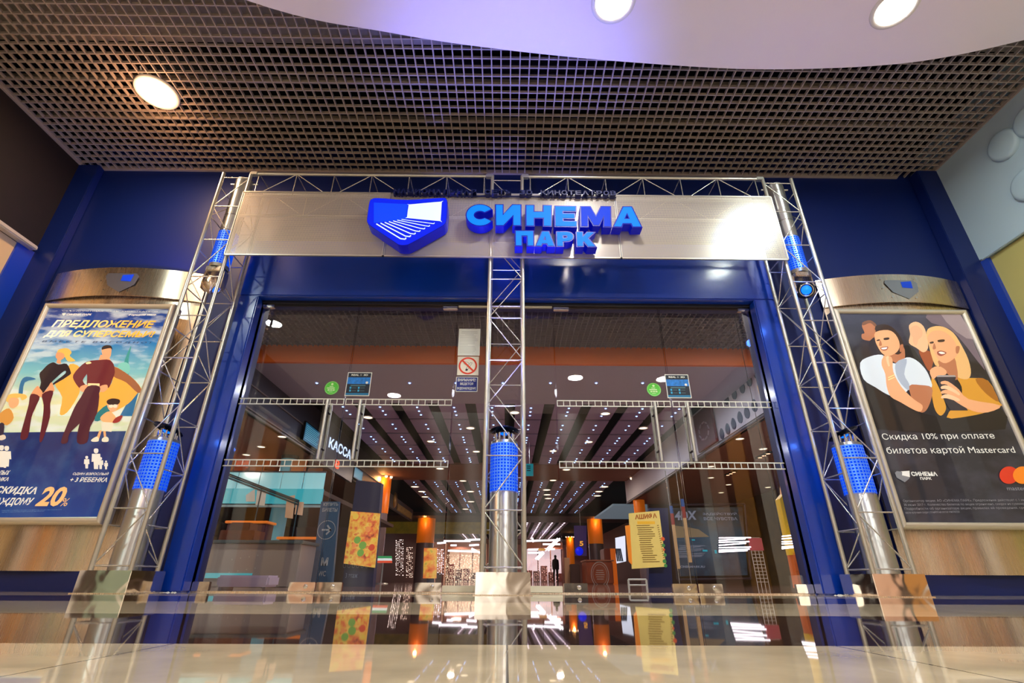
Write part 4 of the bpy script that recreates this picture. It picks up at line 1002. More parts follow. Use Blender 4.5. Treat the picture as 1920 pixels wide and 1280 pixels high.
# droplet marks on the right white fascia and the hanging red panel
for k, (yy, zz) in enumerate([(PX(x, y, 4.99).y, PX(x, y, 4.99).z) for x, y in ((1418, 697), (1404, 712), (1391, 725), (1376, 737), (1362, 748), (1414, 759), (1400, 772), (1387, 781), (1375, 793), (1364, 803), (1353, 812))]):
    pts = smooth([(0, .1), (.05, .02), (.04, -.08), (-.01, -.12), (-.05, -.06), (-.04, .04)], 3)
    b = MB().add([(4.985, yy+p*2.2, zz+q*1.2) for p, q in pts], [tuple(range(len(pts)))]).add([(4.999, yy+p*2.2, zz+q*1.2) for p, q in pts], [tuple(range(len(pts)))])
    n_ = len(pts); b.add([(x, yy+p*2.2, zz+q*1.2) for x in (4.985, 4.999) for p, q in pts], [(i, (i+1) % n_, n_+(i+1) % n_, n_+i) for i in range(n_)])
    tag(b.build('droplet_decal', mat('droplet_grey', (70, 74, 104), .5), loc=(4.99, yy, zz)), 'one of the dark droplet marks on the white fascia at the right of the hall', 'wall decoration', 'droplet marks on the white fascia')

# ================================================================ lights in the hall ceilings
def copyof(o, c): return copytree(o, Vector(c)-Vector(o.location))
dl = {}
def hall_light(px, z, r, label, group):
    p = PZ(*px, z); p = (p.x, p.y, z)
    key = (r, group)
    if key not in dl: dl[key] = downlight('downlight', p, r, M_HALLGLOW, label, group)
    else: copyof(dl[key], p)
Z1 = 3.866
for p in ((1135, 775), (1206, 802), (1104, 828), (1037, 845), (882, 802), (893, 846), (808, 827), (965, 773), (690, 782)):
    hall_light(p, 3.895, .13, 'round downlight among the lilac ceiling panels nearest the doors', 'downlights in the near ceiling panels')
for p in ((825, 878), (1062, 880), (868, 901), (1037, 900)):
    hall_light(p, 3.875, .16, 'round downlight in the brown soffit between the two panelled ceilings', 'downlights in the brown soffit')
for p in ((882, 921), (883, 940), (873, 954), (778, 912), (791, 921), (797, 931), (1025, 918), (1026, 927), (1028, 934), (1133, 912), (1123, 921), (1120, 929), (1014, 965), (845, 970), (897, 966)):
    hall_light(p, 3.895, .2, 'small downlight in the distant panelled ceiling', 'downlights in the far ceiling panels')
for p in ((1387, 822), (1431, 841), (1333, 874), (1333, 895), (1366, 908), (1440, 913), (1352, 923), (1383, 943)):
    hall_light(p, 2.995, .1, 'round downlight in the low brown ceiling of the right aisle', 'downlights of the right aisle')
for p in ((529, 818), (490, 837), (462, 852)):
    hall_light(p, 2.995, .1, 'round downlight in the low brown ceiling of the left aisle', 'downlights of the left aisle')
for i, p in enumerate(((1432, 852), (1370, 886))):
    c = PZ(*p, 2.99); t = thing('track_light', ('triple warm downlight box in the right aisle ceiling, nearer one', 'triple warm downlight box in the right aisle ceiling, farther one')[i], 'ceiling light', tuple(c))
    MB().box(c.x-.06, c.x+.06, c.y-.35, c.y+.35, c.z-.03, c.z+.01).build('housing', M_BLACK, t)
    for k in (-1, 0, 1): MB().disc((c.x, c.y+k*.22, c.z-.032), .05, n=20).build('lens', mat('pinkish_lamp', (255, 190, 150), .4, emit=3, ecol=(255, 190, 150)), t)
# star lights
st0 = None
def star(c, label, group):
    global st0
    if st0 is None:
        st0 = MB().lathe([(.0, -.012), (.016, -.01), (.025, .0), (.027, .01)], c, n=12).build('star_light', M_STAR, loc=c); tag(st0, label, 'star light', group); return st0
    o = st0.copy(); COL.objects.link(o); o.location = c; o['label'] = label; o['group'] = group; return o
for x in (594, 768, 855, 943, 1032, 1118, 1205):
    p = PZ(x, 718, 3.868); star(tuple(p), 'small bluish star light in the row along the grey soffit past the orange band', 'star lights in the grey soffit')
def stars(y0, y1, n, skip, label, group):
    st = (y1-y0)/n
    for j, (a, b) in enumerate(zip(BX, BX[1:])):
        for i in range(n):
            for k in ((.28, .5, .72) if i % 2 == 0 or skip else (.35, .65)):
                star(((a+b)/2+.04, y0+(i+k)*st, 3.898), label, group)
stars(11.25, 18.2, 5, False, 'small bluish star light on the lilac ceiling panels nearest the doors', 'star lights on the near panels')
stars(21.3, 32.8, 5, True, 'small white star light on the distant ceiling panels', 'star lights on the far panels')
fs = MB()
for a, b in zip(BX, BX[1:]):
    for i in range(14):
        for k in (.3, .5, .7): fs.disc(((a+b)/2+.04, 36.6+(i+k)*17.4/14, 3.896), .06, n=8)
tag(fs.build('star_light_strip', mat('star_light_far', (255, 230, 235), .4, emit=5)), 'far rows of tiny star lights on the last ceiling panels', 'star lights', kind='stuff')

# ================================================================ columns
def column(px0, px1, ytop, label, Y, otop, zt=3.85):
    a, b = PY(px0, ytop, Y), PY(px1, ytop, Y); r = (b.x-a.x)/2; c = ((a.x+b.x)/2, Y+r, 0)
    t = thing('round_column', label, 'column', c)
    MB().lathe([(r, 0), (r, zt)], c, n=40).build('shaft', mat('column_cladding', (150, 130, 136), .25, .3), t)
    MB().lathe([(r*1.02, zt-otop), (r*1.04, zt-.03), (r*.9, zt)], c, n=40).build('orange_glow_cap', mat('column_orange_glow', (240, 120, 10), .4, emit=.25), t)  # orange glow of the column spots, put into colour and emission
    for k in range(4):
        a_ = math.radians(200+k*47); p = (c[0]+r*1.1*math.cos(a_), c[1]+r*1.1*math.sin(a_), zt-.02)
        MB().lathe([(.0, -.05), (.045, -.03), (.06, .03)], p, n=14).build('spot_lamp', M_HALLGLOW, t)
    lamp('column_spot', 'POINT', (c[0], c[1]-r*1.6, zt-.15), 25, (1, .5, .15), .1)
    return t
column(782, 814, 972, 'round column with orange lit top at the left of the far hall', 34.0, 1.6)
column(1103, 1130, 972, 'round column with orange lit top at the right of the far hall', 34.0, 1.6)
column(1062, 1076, 1006, 'most distant orange-topped column, right of the far shop lights', 50.0, 2.6)
column(706, 731, 896, 'nearer left column, grey with an orange side, behind the bright orange menu board', 20.3, 1.4)
column(1186, 1206, 898, 'nearer right column with orange strip, behind the yellow menu board', 20.3, 1.4)

# ================================================================ signs and boards
def slab(name, quad_px, Y, th, M, parent=None, loc=None):
    q = [PY(x, y, Y) for x, y in quad_px]; b = MB()
    P = [(p.x, p.z) for p in q]; b.prism(P[::-1], Y, Y+th); return fixn(b.build(name, M, parent, loc))
def base_of(px, Y): p = PY(*px, Y); return (p.x, Y, 0)
def floor_post(mb, x, y, z1, w=.04): return mb.box(x-w, x+w, y-w, y+w, 0, z1)
# cash-desk sign on the left fascia
M_SIGNWHITE = mat('sign_white_glow', (210, 225, 255), .4, emit=1.6, ecol=(200, 220, 255))
M_SIGNRED = mat('sign_red_glow', (255, 80, 40), .4, emit=1.3)
def wall_text(mb, body, px0, px1, top0, X, bold=.02):
    a, b = PX(*px0, X), PX(*px1, X); t = PX(*top0, X); h = t.z-a.z
    return text_fit(mb, body, lambda u, v: (X, a.y+(b.y-a.y)*u, a.z+(b.z-a.z)*u+h*v), bold)
cs = thing('cash_desk_sign', 'glowing white cash desk lettering on the grey fascia, upper left of the hall', 'sign', tuple(PX(634, 845, -4.96)))
a = PX(618, 836, -4.955); b = PX(650, 856, -4.955); zt = PX(618, 815, -4.955).z
wall_text(MB(), 'КАССА', (616, 838), (657, 862), (616, 816), -4.87).build('lettering', M_SIGNWHITE, cs)
wall_text(MB(), '8', (627, 876), (635, 881), (627, 857), -4.87, .03).build('number', M_SIGNRED, cs)
def screen(label, X, y0, y1, z0, z1):
    t = thing('menu_screen', label, 'screen', (X, (y0+y1)/2, z0))
    MB().bbox(X-.05, X, y0, y1, z0, z1, .01).build('case', M_BLACK, t)
    MB().face([(X+.003, y0+.03, z0+.03), (X+.003, y1-.03, z0+.03), (X+.003, y1-.03, z1-.03), (X+.003, y0+.03, z1-.03)]).build('display', mat('screen_teal', (20, 96, 130), .3, emit=.5), t)
    ln = MB()
    for i in range(8):
        z = z1-.08-i*(z1-z0-.14)/8; ln.face([(X+.005, y0+.08, z-.012), (X+.005, y1-.08-.05*(i % 3), z-.012), (X+.005, y1-.08-.05*(i % 3), z), (X+.005, y0+.08, z)])
    ln.build('text_lines', mat('screen_pale', (110, 190, 210), .4, emit=.8), t)
screen('teal menu screen on the left fascia, before the cash desk lettering', -4.9, PX(568, 820, -4.9).y, PX(596, 840, -4.9).y, PX(570, 828, -4.9).z, PX(570, 785, -4.9).z)
screen('teal menu screen on the left fascia, beyond the cash desk lettering', -4.9, PX(664, 880, -4.9).y, PX(682, 880, -4.9).y, PX(666, 898, -4.9).z, PX(666, 872, -4.9).z)
struct(MB().box(-5.0, -4.88, PX(600, 830, -4.88).y, PX(664, 870, -4.88).y, PX(627, 884, -4.88).z, 3.9).build('wall_fascia', M_FASCIA))
# gold relief sign further along
gs = thing('gold_relief_sign', 'gold relief sign board high on the left, beyond the orange-sided column', 'sign', (-5.2, 25.5, 3.0))
MB().bbox(-5.3, -5.2, 22.5, 29, 3.0, 3.62, .03).build('board', M_DKBROWN, gs)
MB().lathe([(.0, .06), (.3, .05), (.36, .0)], (-5.2, 24, 3.45), (1, 0, 0), 24).build('medallion', mat('gold_paint', (190, 140, 50), .4, .5), gs)
MB().bbox(-5.22, -5.17, 24.6, 28.6, 3.08, 3.4, .02).build('gold_plate', mat('gold_plate', (170, 130, 40), .5, .4, noise=.3, nscale=6), gs)
# red panel on the right fascia
y0, y1 = PX(1330, 820, 4.9).y, PX(1303, 836, 4.9).y
rp_ = thing('red_panel', 'dark red panel with a pale round emblem on the white fascia at right', 'sign', (4.96, 10.6, 3.1))
ry0, ry1 = PX(1338, 800, 4.92).y, PX(1302, 800, 4.92).y; rz = PX(1320, 842, 4.92).z; ryc = (ry0+ry1)/2; MB().bbox(4.92, 4.985, ry0, ry1, rz, 4.05, .01).build('panel', mat('dark_red', (110, 16, 26), .5), rp_)
pl2 = MB()
for i in range(9): pl2.tube((4.918, ryc+.3*math.cos(i*.7), 3.5+.2*math.sin(i*.7)), (4.918, ryc+.34*math.cos(i*.7+.5), 3.5+.22*math.sin(i*.7+.5)), .022, 6)
pl2.build('emblem', mat('emblem_pale', (196, 170, 180), .5), rp_)
# emergency sign
es = thing('exit_sign', 'small teal hanging sign just right of the middle truss, under the panelled ceiling', 'sign', tuple(PY(994, 880, 15)))
slab('plate', [(986, 869), (1000, 869), (1000, 892), (986, 892)], 15, .03, mat('teal_sign', (10, 130, 140), .4, emit=.5), es)
q = PY(993, 869, 15); MB().tube((q.x, 15.015, q.z), (q.x, 15.015, 3.9), .01, 6).build('hanger', M_ALU, es)
b = MB(); p = PY(991, 884, 14.99)
for dz in (.02, .09, .15): b.box(p.x-.05, p.x+.06, 14.988, 14.998, p.z+dz, p.z+dz+.03)
b.build('pictogram', mat('sign_dark_teal', (6, 60, 70), .5), es)
# wayfinding pylon with the arrow
Y = 9.2
M_PYL = mat('pylon_blue', (70, 104, 140), .4)
wp = thing('wayfinding_pylon', 'tall blue-grey wayfinding pylon with a circled arrow, behind the first left doors', 'sign', base_of((612, 1100), Y))
slab('panel', [(602, 940), (636, 940), (622, 1103), (580, 1103)], Y, .08, M_PYL, wp)
c = PY(612, 993, Y-.006); aw = ring(MB(), (c.x, c.z), .145, .155, Y-.005); 
bar(aw, (c.x-.08, c.z), (c.x+.07, c.z), .028, Y-.005); bar(aw, (c.x+.005, c.z+.075), (c.x+.08, c.z-.008), .028, Y-.005); bar(aw, (c.x+.005, c.z-.075), (c.x+.08, c.z+.008), .028, Y-.005)
aw.build('arrow', mat('pylon_print', (186, 196, 206), .5), wp)
tt = MB(); text_px(tt, 'КУПИТЬ', 606, 948, 634, 948, 942, Y-.005); text_px(tt, 'БИЛЕТЫ', 604, 959, 632, 959, 952, Y-.005)
text_px(tt, 'М', 601, 1060, 614, 1060, 1045, Y-.005, .04); text_px(tt, 'WC', 596, 1080, 610, 1080, 1070, Y-.005, .02)
tt.build('pylon_lettering', MATS['pylon_print'], wp)
# orange menu board left and its navy stand
def poster_col(name, base, cols, scale=7):
    M = mat(name, base, .4, emit=.45, coat=.4); n = M.node_tree; b = n.nodes['Principled BSDF']
    t = n.nodes.new('ShaderNodeTexCoord'); z = n.nodes.new('ShaderNodeTexNoise'); z.inputs['Scale'].default_value = scale; z.inputs['Detail'].default_value = 2
    r = n.nodes.new('ShaderNodeValToRGB'); r.color_ramp.interpolation = 'EASE'
    while len(r.color_ramp.elements) < len(cols): r.color_ramp.elements.new(.5)
    for i, (el, cc) in enumerate(zip(r.color_ramp.elements, cols)): el.position = .28+.44*i/(len(cols)-1); el.color = (*lin(cc), 1)
    n.links.new(t.outputs['Object'], z.inputs['Vector']); n.links.new(z.outputs[0], r.inputs[0])
    n.links.new(r.outputs[0], b.inputs['Base Color']); n.links.new(r.outputs[0], b.inputs['Emission Color']); return M
Y = 9.6
ob = thing('menu_board', 'glowing orange menu board with fruit pictures on a navy stand, left half of the hall', 'sign', base_of((668, 1105), Y))
slab('stand', [(668, 900), (715, 905), (698, 1106), (640, 1106)], Y+.03, .2, M_HNAVY, ob)
slab('panel', [(658, 958), (712, 962), (702, 1064), (644, 1056)], Y-.04, .06, poster_col('fruit_print', (230, 140, 60), [(150, 60, 40), (226, 110, 60), (236, 170, 70), (240, 200, 90), (220, 120, 60)], 9), ob)
fr = MB()
for x, y, r, mi in ((667, 968, .055, 3), (670, 1012, .06, 0), (680, 1022, .065, 0), (697, 1026, .055, 1), (676, 1036, .06, 0), (690, 992, .05, 2), (664, 1022, .04, 2), (688, 1040, .03, 3), (703, 1012, .035, 3)):
    p = PY(x, y, Y-.05); fr.disc((p.x, Y-.05-.001*mi, p.z), r, (0, -1, 0), 20, mi)
fr.build('fruit_picture', [C(120, 170, 70), C(220, 80, 50), C(240, 150, 80), C(236, 200, 80), C(170, 140, 210)], ob)
tt = MB(); text_px(tt, '3 этаж', 647, 1083, 670, 1083, 1074, Y+.022, .01)
tt.build('floor_lettering', mat('stand_print', (120, 140, 180), .5), ob)
ic = MB()
for k in range(6): p = PY(646+k*8.3, 1060, Y+.02); ring(ic, (p.x, p.z), .03, .038, Y+.02, n=18, sx=.7)
ic.build('round_icon_row', MATS['stand_print'], ob)
# second orange board farther away
Y = 22.0
o2 = thing('menu_board', 'small distant orange and yellow menu board, before the left orange-topped column', 'sign', base_of((806, 1094), Y))
slab('panel', [(795, 1027), (820, 1027), (818, 1084), (793, 1084)], Y, .08, poster_col('fruit_print_far', (230, 150, 60), [(200, 70, 40), (236, 130, 60), (240, 190, 80), (150, 170, 70)], 3), o2)
slab('stand', [(800, 1080), (814, 1080), (814, 1096), (800, 1096)], Y+.03, .05, M_HNAVY, o2)
# yellow menu board right
Y = 10.0
yb = thing('menu_board', 'tall yellow printed menu board on a navy pylon, right half of the hall', 'sign', base_of((1235, 1105), Y))
slab('stand', [(1218, 952), (1252, 952), (1262, 1108), (1216, 1108)], Y+.06, .15, M_HNAVY, yb)
slab('panel', [(1180, 962), (1236, 957), (1249, 1062), (1186, 1066)], Y-.03, .07, mat('menu_yellow', (232, 204, 112), .4, emit=.42, coat=.4, noise=.08, nscale=5), yb)
slab('orange_side', [(1173, 985), (1181, 984), (1189, 1062), (1180, 1052)], Y-.02, .06, mat('menu_orange', (240, 140, 40), .4, emit=.4), yb)
tt = MB(); text_px(tt, 'АШИФА', 1191, 974, 1232, 971, 964, Y-.035, .03); tt.build('menu_title', mat('menu_title_orange', (206, 104, 20), .5), yb)
ml = MB()
for i in range(18):
    yy = 985+i*4.0; xo = 1192+i*.75
    for xa, xb in ((xo+random.uniform(0, 3), xo+random.uniform(22, 34)), (xo+40, xo+43)):
        p, q = PY(xa, yy, Y-.035), PY(xb, yy-.5, Y-.035); ml.face([(p.x, Y-.036, p.z-.006), (q.x, Y-.036, q.z-.006), (q.x, Y-.036, q.z+.006), (p.x, Y-.036, p.z+.006)])
ml.build('menu_lines', mat('menu_print', (150, 110, 40), .6), yb)
dc = MB()
for x, y, r, mi in ((1243, 1010, .035, 0), (1244, 1022, .03, 1), (1247, 1040, .03, 1), (1246, 1052, .035, 1), (1248, 1060, .03, 1), (1245, 1030, .02, 0)): p = PY(x, y, Y-.036); dc.disc((p.x, Y-.037, p.z), r, (0, -1, 0), 12, mi)
dc.build('fruit_picture', [C(220, 90, 40), C(70, 140, 70)], yb)
q0, q1 = PY(1195, 980, Y-.035), PY(1228, 980, Y-.035); MB().face([(q0.x, Y-.0355, q0.z-.02), (q1.x, Y-.0355, q1.z-.02), (q1.x, Y-.0355, q1.z+.03), (q0.x, Y-.0355, q0.z+.03)]).build('title_band', C(240, 184, 50), yb)
# dark four-letter cinema poster
Y = 14.0
fp_ = thing('wall_poster', 'big dark blue framed poster behind the right doors, with pale lettering at its top', 'poster', base_of((1330, 1090), Y))
slab('print', [(1262, 952), (1392, 950), (1402, 1078), (1276, 1080)], Y, .05, grad_mat('dark_poster', [(0, (8, 16, 36)), (.3, (6, 50, 80)), (.55, (10, 70, 100)), (.7, (60, 66, 70)), (.85, (14, 16, 22)), (1, (10, 10, 16))], 0, 2.1, e=.14, noise=.3, streak=(40, 90, 120), ns=(3, 1, 3)), fp_)
fr = MB()
for p, q in (((1257, 946), (1396, 945)), ((1396, 945), (1408, 1084)), ((1257, 946), (1270, 1086)), ((1270, 1086), (1408, 1084))):
    a, b = PY(*p, Y), PY(*q, Y); fr.tube((a.x, Y-.01, a.z), (b.x, Y-.01, b.z), .03, 8)
fr.build('frame', mat('poster_frame_dark', (70, 60, 70), .3, .6), fp_)
MB().face([(PY(x, y, Y-.01).x, Y-.006, PY(x, y, Y-.01).z) for x, y in ((1268, 1008), (1330, 1006), (1310, 992), (1290, 988), (1266, 985))]).build('sand_picture', C(120, 104, 78), fp_)
tt = MB(); text_px(tt, '4DX', 1266, 975, 1308, 974, 958, Y-.008, .04, .15); text_px(tt, 'ЗАДЕЙСТВУЙ', 1318, 966, 1382, 966, 960, Y-.008, .02); text_px(tt, 'ВСЕ ЧУВСТВА', 1320, 975, 1383, 975, 969, Y-.008, .02); text_px(tt, 'CINEMAPARK.RU', 1276, 1064, 1322, 1064, 1060, Y-.008, .02)
tt.build('poster_lettering', mat('poster_print_grey', (140, 150, 170), .5, emit=.25), fp_)
hl_ = MB()
for x, y, w, h in ((1322, 1032, 9, 3), (1342, 1034, 4, 6), (1300, 1012, 6, 2)): a = PY(x, y, Y-.008); hl_.box(a.x-w*.007, a.x+w*.007, Y-.009, Y-.007, a.z-h*.007, a.z+h*.007)
hl_.build('teal_highlight', mat('teal_bright', (20, 150, 170), .4, emit=.6), fp_)
# striped thin banners hung in front of it
for i, (p0, p1) in enumerate((((1255, 948), (1270, 1066)), ((1276, 935), (1292, 1054)))):
    Yb = 8.2+.5*i
    t = thing('strip_banner', ('narrow printed strip banner, left of the pair before the dark poster', 'narrow printed strip banner, right of the pair before the dark poster')[i], 'banner', base_of(p1, Yb))
    def seg(f0, f1, M, nm):
        x0, y0 = p0[0]+(p1[0]-p0[0])*f0, p0[1]+(p1[1]-p0[1])*f0; x1, y1 = p0[0]+(p1[0]-p0[0])*f1, p0[1]+(p1[1]-p0[1])*f1
        slab(nm, [(x0, y0), (x0+6, y0), (x1+6, y1), (x1, y1)], Yb, .006, M, t)
    seg(.0, .12, mat('banner_blue', (40, 90, 160), .5), 'blue_section'); seg(.12, .3, mat('banner_red', (160, 60, 56), .5), 'red_section'); seg(.3, 1, mat('banner_tan', (206, 168, 120), .5, emit=.1), 'tan_section')
    a, b = PY(p0[0]+3, p0[1], Yb+.02), PY(p1[0]+5, 1100, Yb+.02)
    MB().tube((b.x, Yb+.02, 0), (b.x, Yb+.02, a.z+.55), .008, 8).build('pole', M_CHROME, t)
    MB().lathe([(.0, .02), (.09, .015), (.1, 0)], (b.x, Yb+.02, 0), n=20).build('foot', M_CHROME, t)
# white barrier frame
wb_ = thing('barrier_frame', 'small white tubular barrier standing before the yellow menu board', 'barrier', base_of((1195, 1112), 7.6))
a, b = PY(1178, 1086, 7.6), PY(1212, 1090, 7.6); f_ = MB()
f_.tube((a.x, 7.6, a.z), (b.x, 7.6, a.z), .012).tube((a.x, 7.6, a.z-.07), (b.x, 7.6, a.z-.07), .01)
f_.build('rail', M_PAPER, wb_)
for xx in (a.x, b.x): MB().tube((xx, 7.6, 0), (xx, 7.6, a.z), .014).build('post', M_PAPER, wb_)
# slim rack beside it
rk = thing('wire_rack', 'slim white wire rack with a pink header, right of the dark poster', 'rack', base_of((1418, 1088), 13.0))
a, b = PY(1408, 1030, 13.0), PY(1424, 1090, 13.0)
r_ = MB()
for dx in (0, .09, .18, .27): r_.tube((a.x+dx, 13, 0), (a.x+dx, 13, a.z+.25), .008, 6)
for k in range(14): r_.tube((a.x, 13, .1+k*.075), (a.x+.27, 13, .1+k*.075), .006, 6)
r_.build('wire_grid', M_PAPER, rk); MB().box(a.x-.02, a.x+.3, 12.97, 13.0, a.z-.02, a.z+.26).build('header', mat('rack_pink', (190, 80, 96), .5, emit=.15), rk)
# brown kiosk with ring emblem
Y = 19.5
kk = thing('kiosk', 'orange-brown wooden kiosk counter with a pale ring emblem, right of the far hall', 'kiosk', base_of((1125, 1099), Y))
a, b = PY(1099, 1052, Y), PY(1152, 1097, Y)
MB().bbox(a.x, b.x, Y, Y+1.2, 0, a.z, .03).build('cabinet', mat('kiosk_wood', (168, 76, 24), .4, noise=.2, nscale=3), kk)
MB().bbox(a.x-.05, b.x+.05, Y-.06, Y+1.25, a.z, a.z+.05, .02).build('counter_top', mat('kiosk_top', (190, 120, 80), .3), kk)
c = PY(1125, 1077, Y); ring(MB(), (c.x, c.z), .40, .43, Y-.006, sx=.75).build('ring_emblem', mat('emblem_cream', (206, 180, 160), .5), kk)
e_ = ring(MB(), (c.x, c.z), .33, .345, Y-.006, sx=.75)
for i in range(5): e_.box(c.x-.16+.02*abs(i-2), c.x+.16-.02*abs(i-2), Y-.008, Y-.004, c.z+.13-.07*i, c.z+.15-.07*i)
e_.build('inner_emblem', MATS['emblem_cream'], kk)
k2 = thing('kiosk', 'taller brown kiosk block with vertical orange edge, behind the ring-emblem kiosk', 'kiosk', base_of((1160, 1097), 23))
a, b = PY(1132, 1028, 23), PY(1158, 1097, 23); MB().bbox(a.x, b.x, 23, 24, 0, a.z, .03).build('cabinet', mat('kiosk_dark', (120, 50, 20), .4), k2)
MB().box(b.x-.2, b.x+.02, 22.97, 23.0, 0, a.z).build('orange_edge', mat('kiosk_edge', (230, 110, 20), .4, emit=.3), k2)
ds = thing('display_stand', 'dark brown display stand left of the ring-emblem kiosk', 'stand', base_of((1079, 1098), 21))
a, b = PY(1070, 1057, 21), PY(1089, 1097, 21); MB().bbox(a.x, b.x, 21, 21.5, 0, a.z, .02).build('block', mat('stand_brown', (74, 44, 30), .6), ds)
a, b = PY(1058, 1045, 21.6), PY(1070, 1097, 21.6); MB().bbox(a.x, b.x, 21.6, 21.8, 0, a.z, .02).build('pale_panel', mat('stand_tan', (196, 150, 110), .5), ds)
# purple banner with round blue sign and number
Y = 30
bn = thing('hanging_banner', 'purple hanging banner with an orange 5 and a round blue disc in the far hall', 'banner', tuple(PY(1088, 1010, Y)))
slab('cloth', [(1076, 985), (1100, 985), (1100, 1042), (1078, 1042)], Y, .04, mat('banner_purple', (84, 60, 130), .6, emit=.1), bn)
tt = MB(); text_px(tt, '5', 1087, 1023, 1094, 1023, 1014, Y-.01, .03); tt.build('number', mat('number_orange', (250, 170, 60), .4, emit=.8), bn)
p = PY(1086, 1033, Y); MB().lathe([(.0, .05), (.2, .04), (.22, .0)], (p.x, Y-.01, p.z), (0, -1, 0), 28).build('round_disc', mat('disc_blue', (10, 30, 230), .4, emit=.8), bn)
p = PY(1088, 985, Y); MB().tube((p.x, Y, p.z), (p.x, Y, 3.9), .015, 6).build('hanger', M_ALU, bn)
# striped small sign on post, left
Y = 17
ss = thing('striped_sign', 'small green, white and red striped sign on a post, left of the hall', 'sign', base_of((720, 1098), Y))
for k, (cc, nm) in enumerate((((60, 150, 90), 'green_stripe'), ((230, 236, 230), 'white_stripe'), ((230, 90, 60), 'red_stripe'))):
    slab(nm, [(705, 1042+k*4.3), (734, 1042+k*4.3), (735, 1046.3+k*4.3), (705, 1046.3+k*4.3)], Y, .05, mat('stripe_'+nm, cc, .4, emit=.6), ss)
p = PY(718, 1055, Y); MB().tube((p.x, Y+.02, 0), (p.x, Y+.02, p.z), .03, 8).build('post', M_ALU, ss); MB().lathe([(.0, .03), (.2, .02), (.22, 0)], (p.x, Y+.02, 0), n=20).build('foot', M_ALU, ss)

# ================================================================ far shops
def slabs_end(): pass
M_SHOP = mat('shop_glow', (236, 196, 184), .5, emit=.55, noise=.5, nscale=1.6)
Y = 58
def shop(label, x0, x1, glow, Y=58):
    a, b = PY(x0, 1048, Y), PY(x1, 1048, Y); z1 = PY(x0, 1012, Y).z
    t = thing('shop_front', label, 'shop', ((a.x+b.x)/2, Y, 0))
    MB().box(a.x, b.x, Y+2.4, Y+2.5, 0, z1).build('lit_back_wall', glow, t)
    f_ = MB()
    for i in range(4): xx = a.x+(b.x-a.x)*i/3; f_.box(xx-.06, xx+.06, Y, Y+.1, 0, z1)
    f_.box(a.x, b.x, Y, Y+.1, z1-.15, z1); f_.build('shop_frame', mat('shop_frame', (110, 70, 60), .4), t)
    MB().box(a.x, b.x, Y-.05, Y, z1-.9, z1-.2).build('sign_band', mat('shop_band', (170, 90, 60), .5, emit=.3), t)
    sh = MB()
    for i in range(5):
        xx = a.x+(b.x-a.x)*(i+.5)/5; h = random.uniform(.8, 1.7); sh.bbox(xx-.35, xx+.35, Y+.7, Y+1.3, 0, h, .03)
    sh.build('goods_display', mat('goods_mix', (120, 60, 54), .5, noise=.6, nscale=2), t); return t
shop('far lit shop left of the middle truss with glittering windows', 838, 910, mat('shop_glow_pink', (240, 190, 160), .5, emit=.75, noise=.6, nscale=.9))
shop('far lit shop right of the middle truss with white neon tubes', 985, 1056, mat('shop_glow_white', (236, 206, 214), .5, emit=.8, noise=.5, nscale=.9))
shop('far lit shop at the left end of the hall', 740, 832, mat('shop_glow_warm', (220, 150, 120), .5, emit=.5, noise=.7, nscale=.9))
def neon(label, segs, Y, r=.07, top=None):
    c = PY(*segs[0][0], Y); t = thing('neon_or_reflection', label, 'light', tuple(c))
    for p, q in segs:
        a, b = PY(*p, Y), PY(*q, Y); MB().tube(a, b, r, 8).build('neon_or_reflection_tube', mat('neon_reflection_white', (255, 240, 250), .4, emit=3.2), t)
    q = PY(*segs[0][0], Y); MB().tube((q.x, Y, q.z), (q.x, Y, top or 4.15), .012 if r > .03 else .003, 6).build('cord', M_BLACK, t)
neon('crossing white neon tubes over the far shop, right of the middle truss', [((986, 1014), (1050, 1012)), ((1018, 1020), (1050, 1020)), ((990, 1030), (1040, 1029)), ((990, 1036), (1020, 1036)), ((1022, 1032), (1046, 1009)), ((1028, 1032), (1050, 1009)), ((1004, 1048), (1018, 1034)), ((1008, 1049), (1020, 1036)), ((998, 1008), (1000, 1016))], 46)
neon('scattered white neon tubes over the far shop, left of the middle truss', [((832, 1014), (882, 1014)), ((840, 1032), (898, 1034)), ((880, 1022), (898, 1021)), ((820, 1018), (836, 1017)), ((872, 1012), (900, 1011)), ((884, 1028), (900, 1036)), ((845, 1022), (856, 1022))], 46)
neon('bundle of white glass reflections, built as glowing tubes beside the dark poster', [((1348, 1008+i*4.5+random.uniform(-1, 1)), (1402+random.uniform(-8, 6), 1006+i*4.4+random.uniform(-2, 2))) for i in range(7)], 12.5, .013, 3.0)  # glass reflections added as glowing tubes, no neon hangs here
neon('second bundle of white glass reflections, built as glowing tubes beside the yellow panel', [((1466, 1006+i*4.5+random.uniform(-1, 1)), (1500, 1003+i*4.4+random.uniform(-1, 2))) for i in range(6)], 5.45, .006, 4.2)  # more glass reflections, added as thin glowing tubes on a cord
ov = thing('oval_lamp', 'flat amber oval lamp hanging among the far neon tubes', 'light', tuple(PY(1016, 1030, 44)))
p = PY(1016, 1030, 44); MB().lathe([(.0, .1), (.25, .08), (.36, 0), (.25, -.08), (0, -.1)], p, (0, 0, 1), 28).build('shade', mat('amber_lamp', (226, 160, 80), .4, emit=.7), ov); MB().tube(p, (p.x, p.y, 3.9), .015, 6).build('cord', M_BLACK, ov)
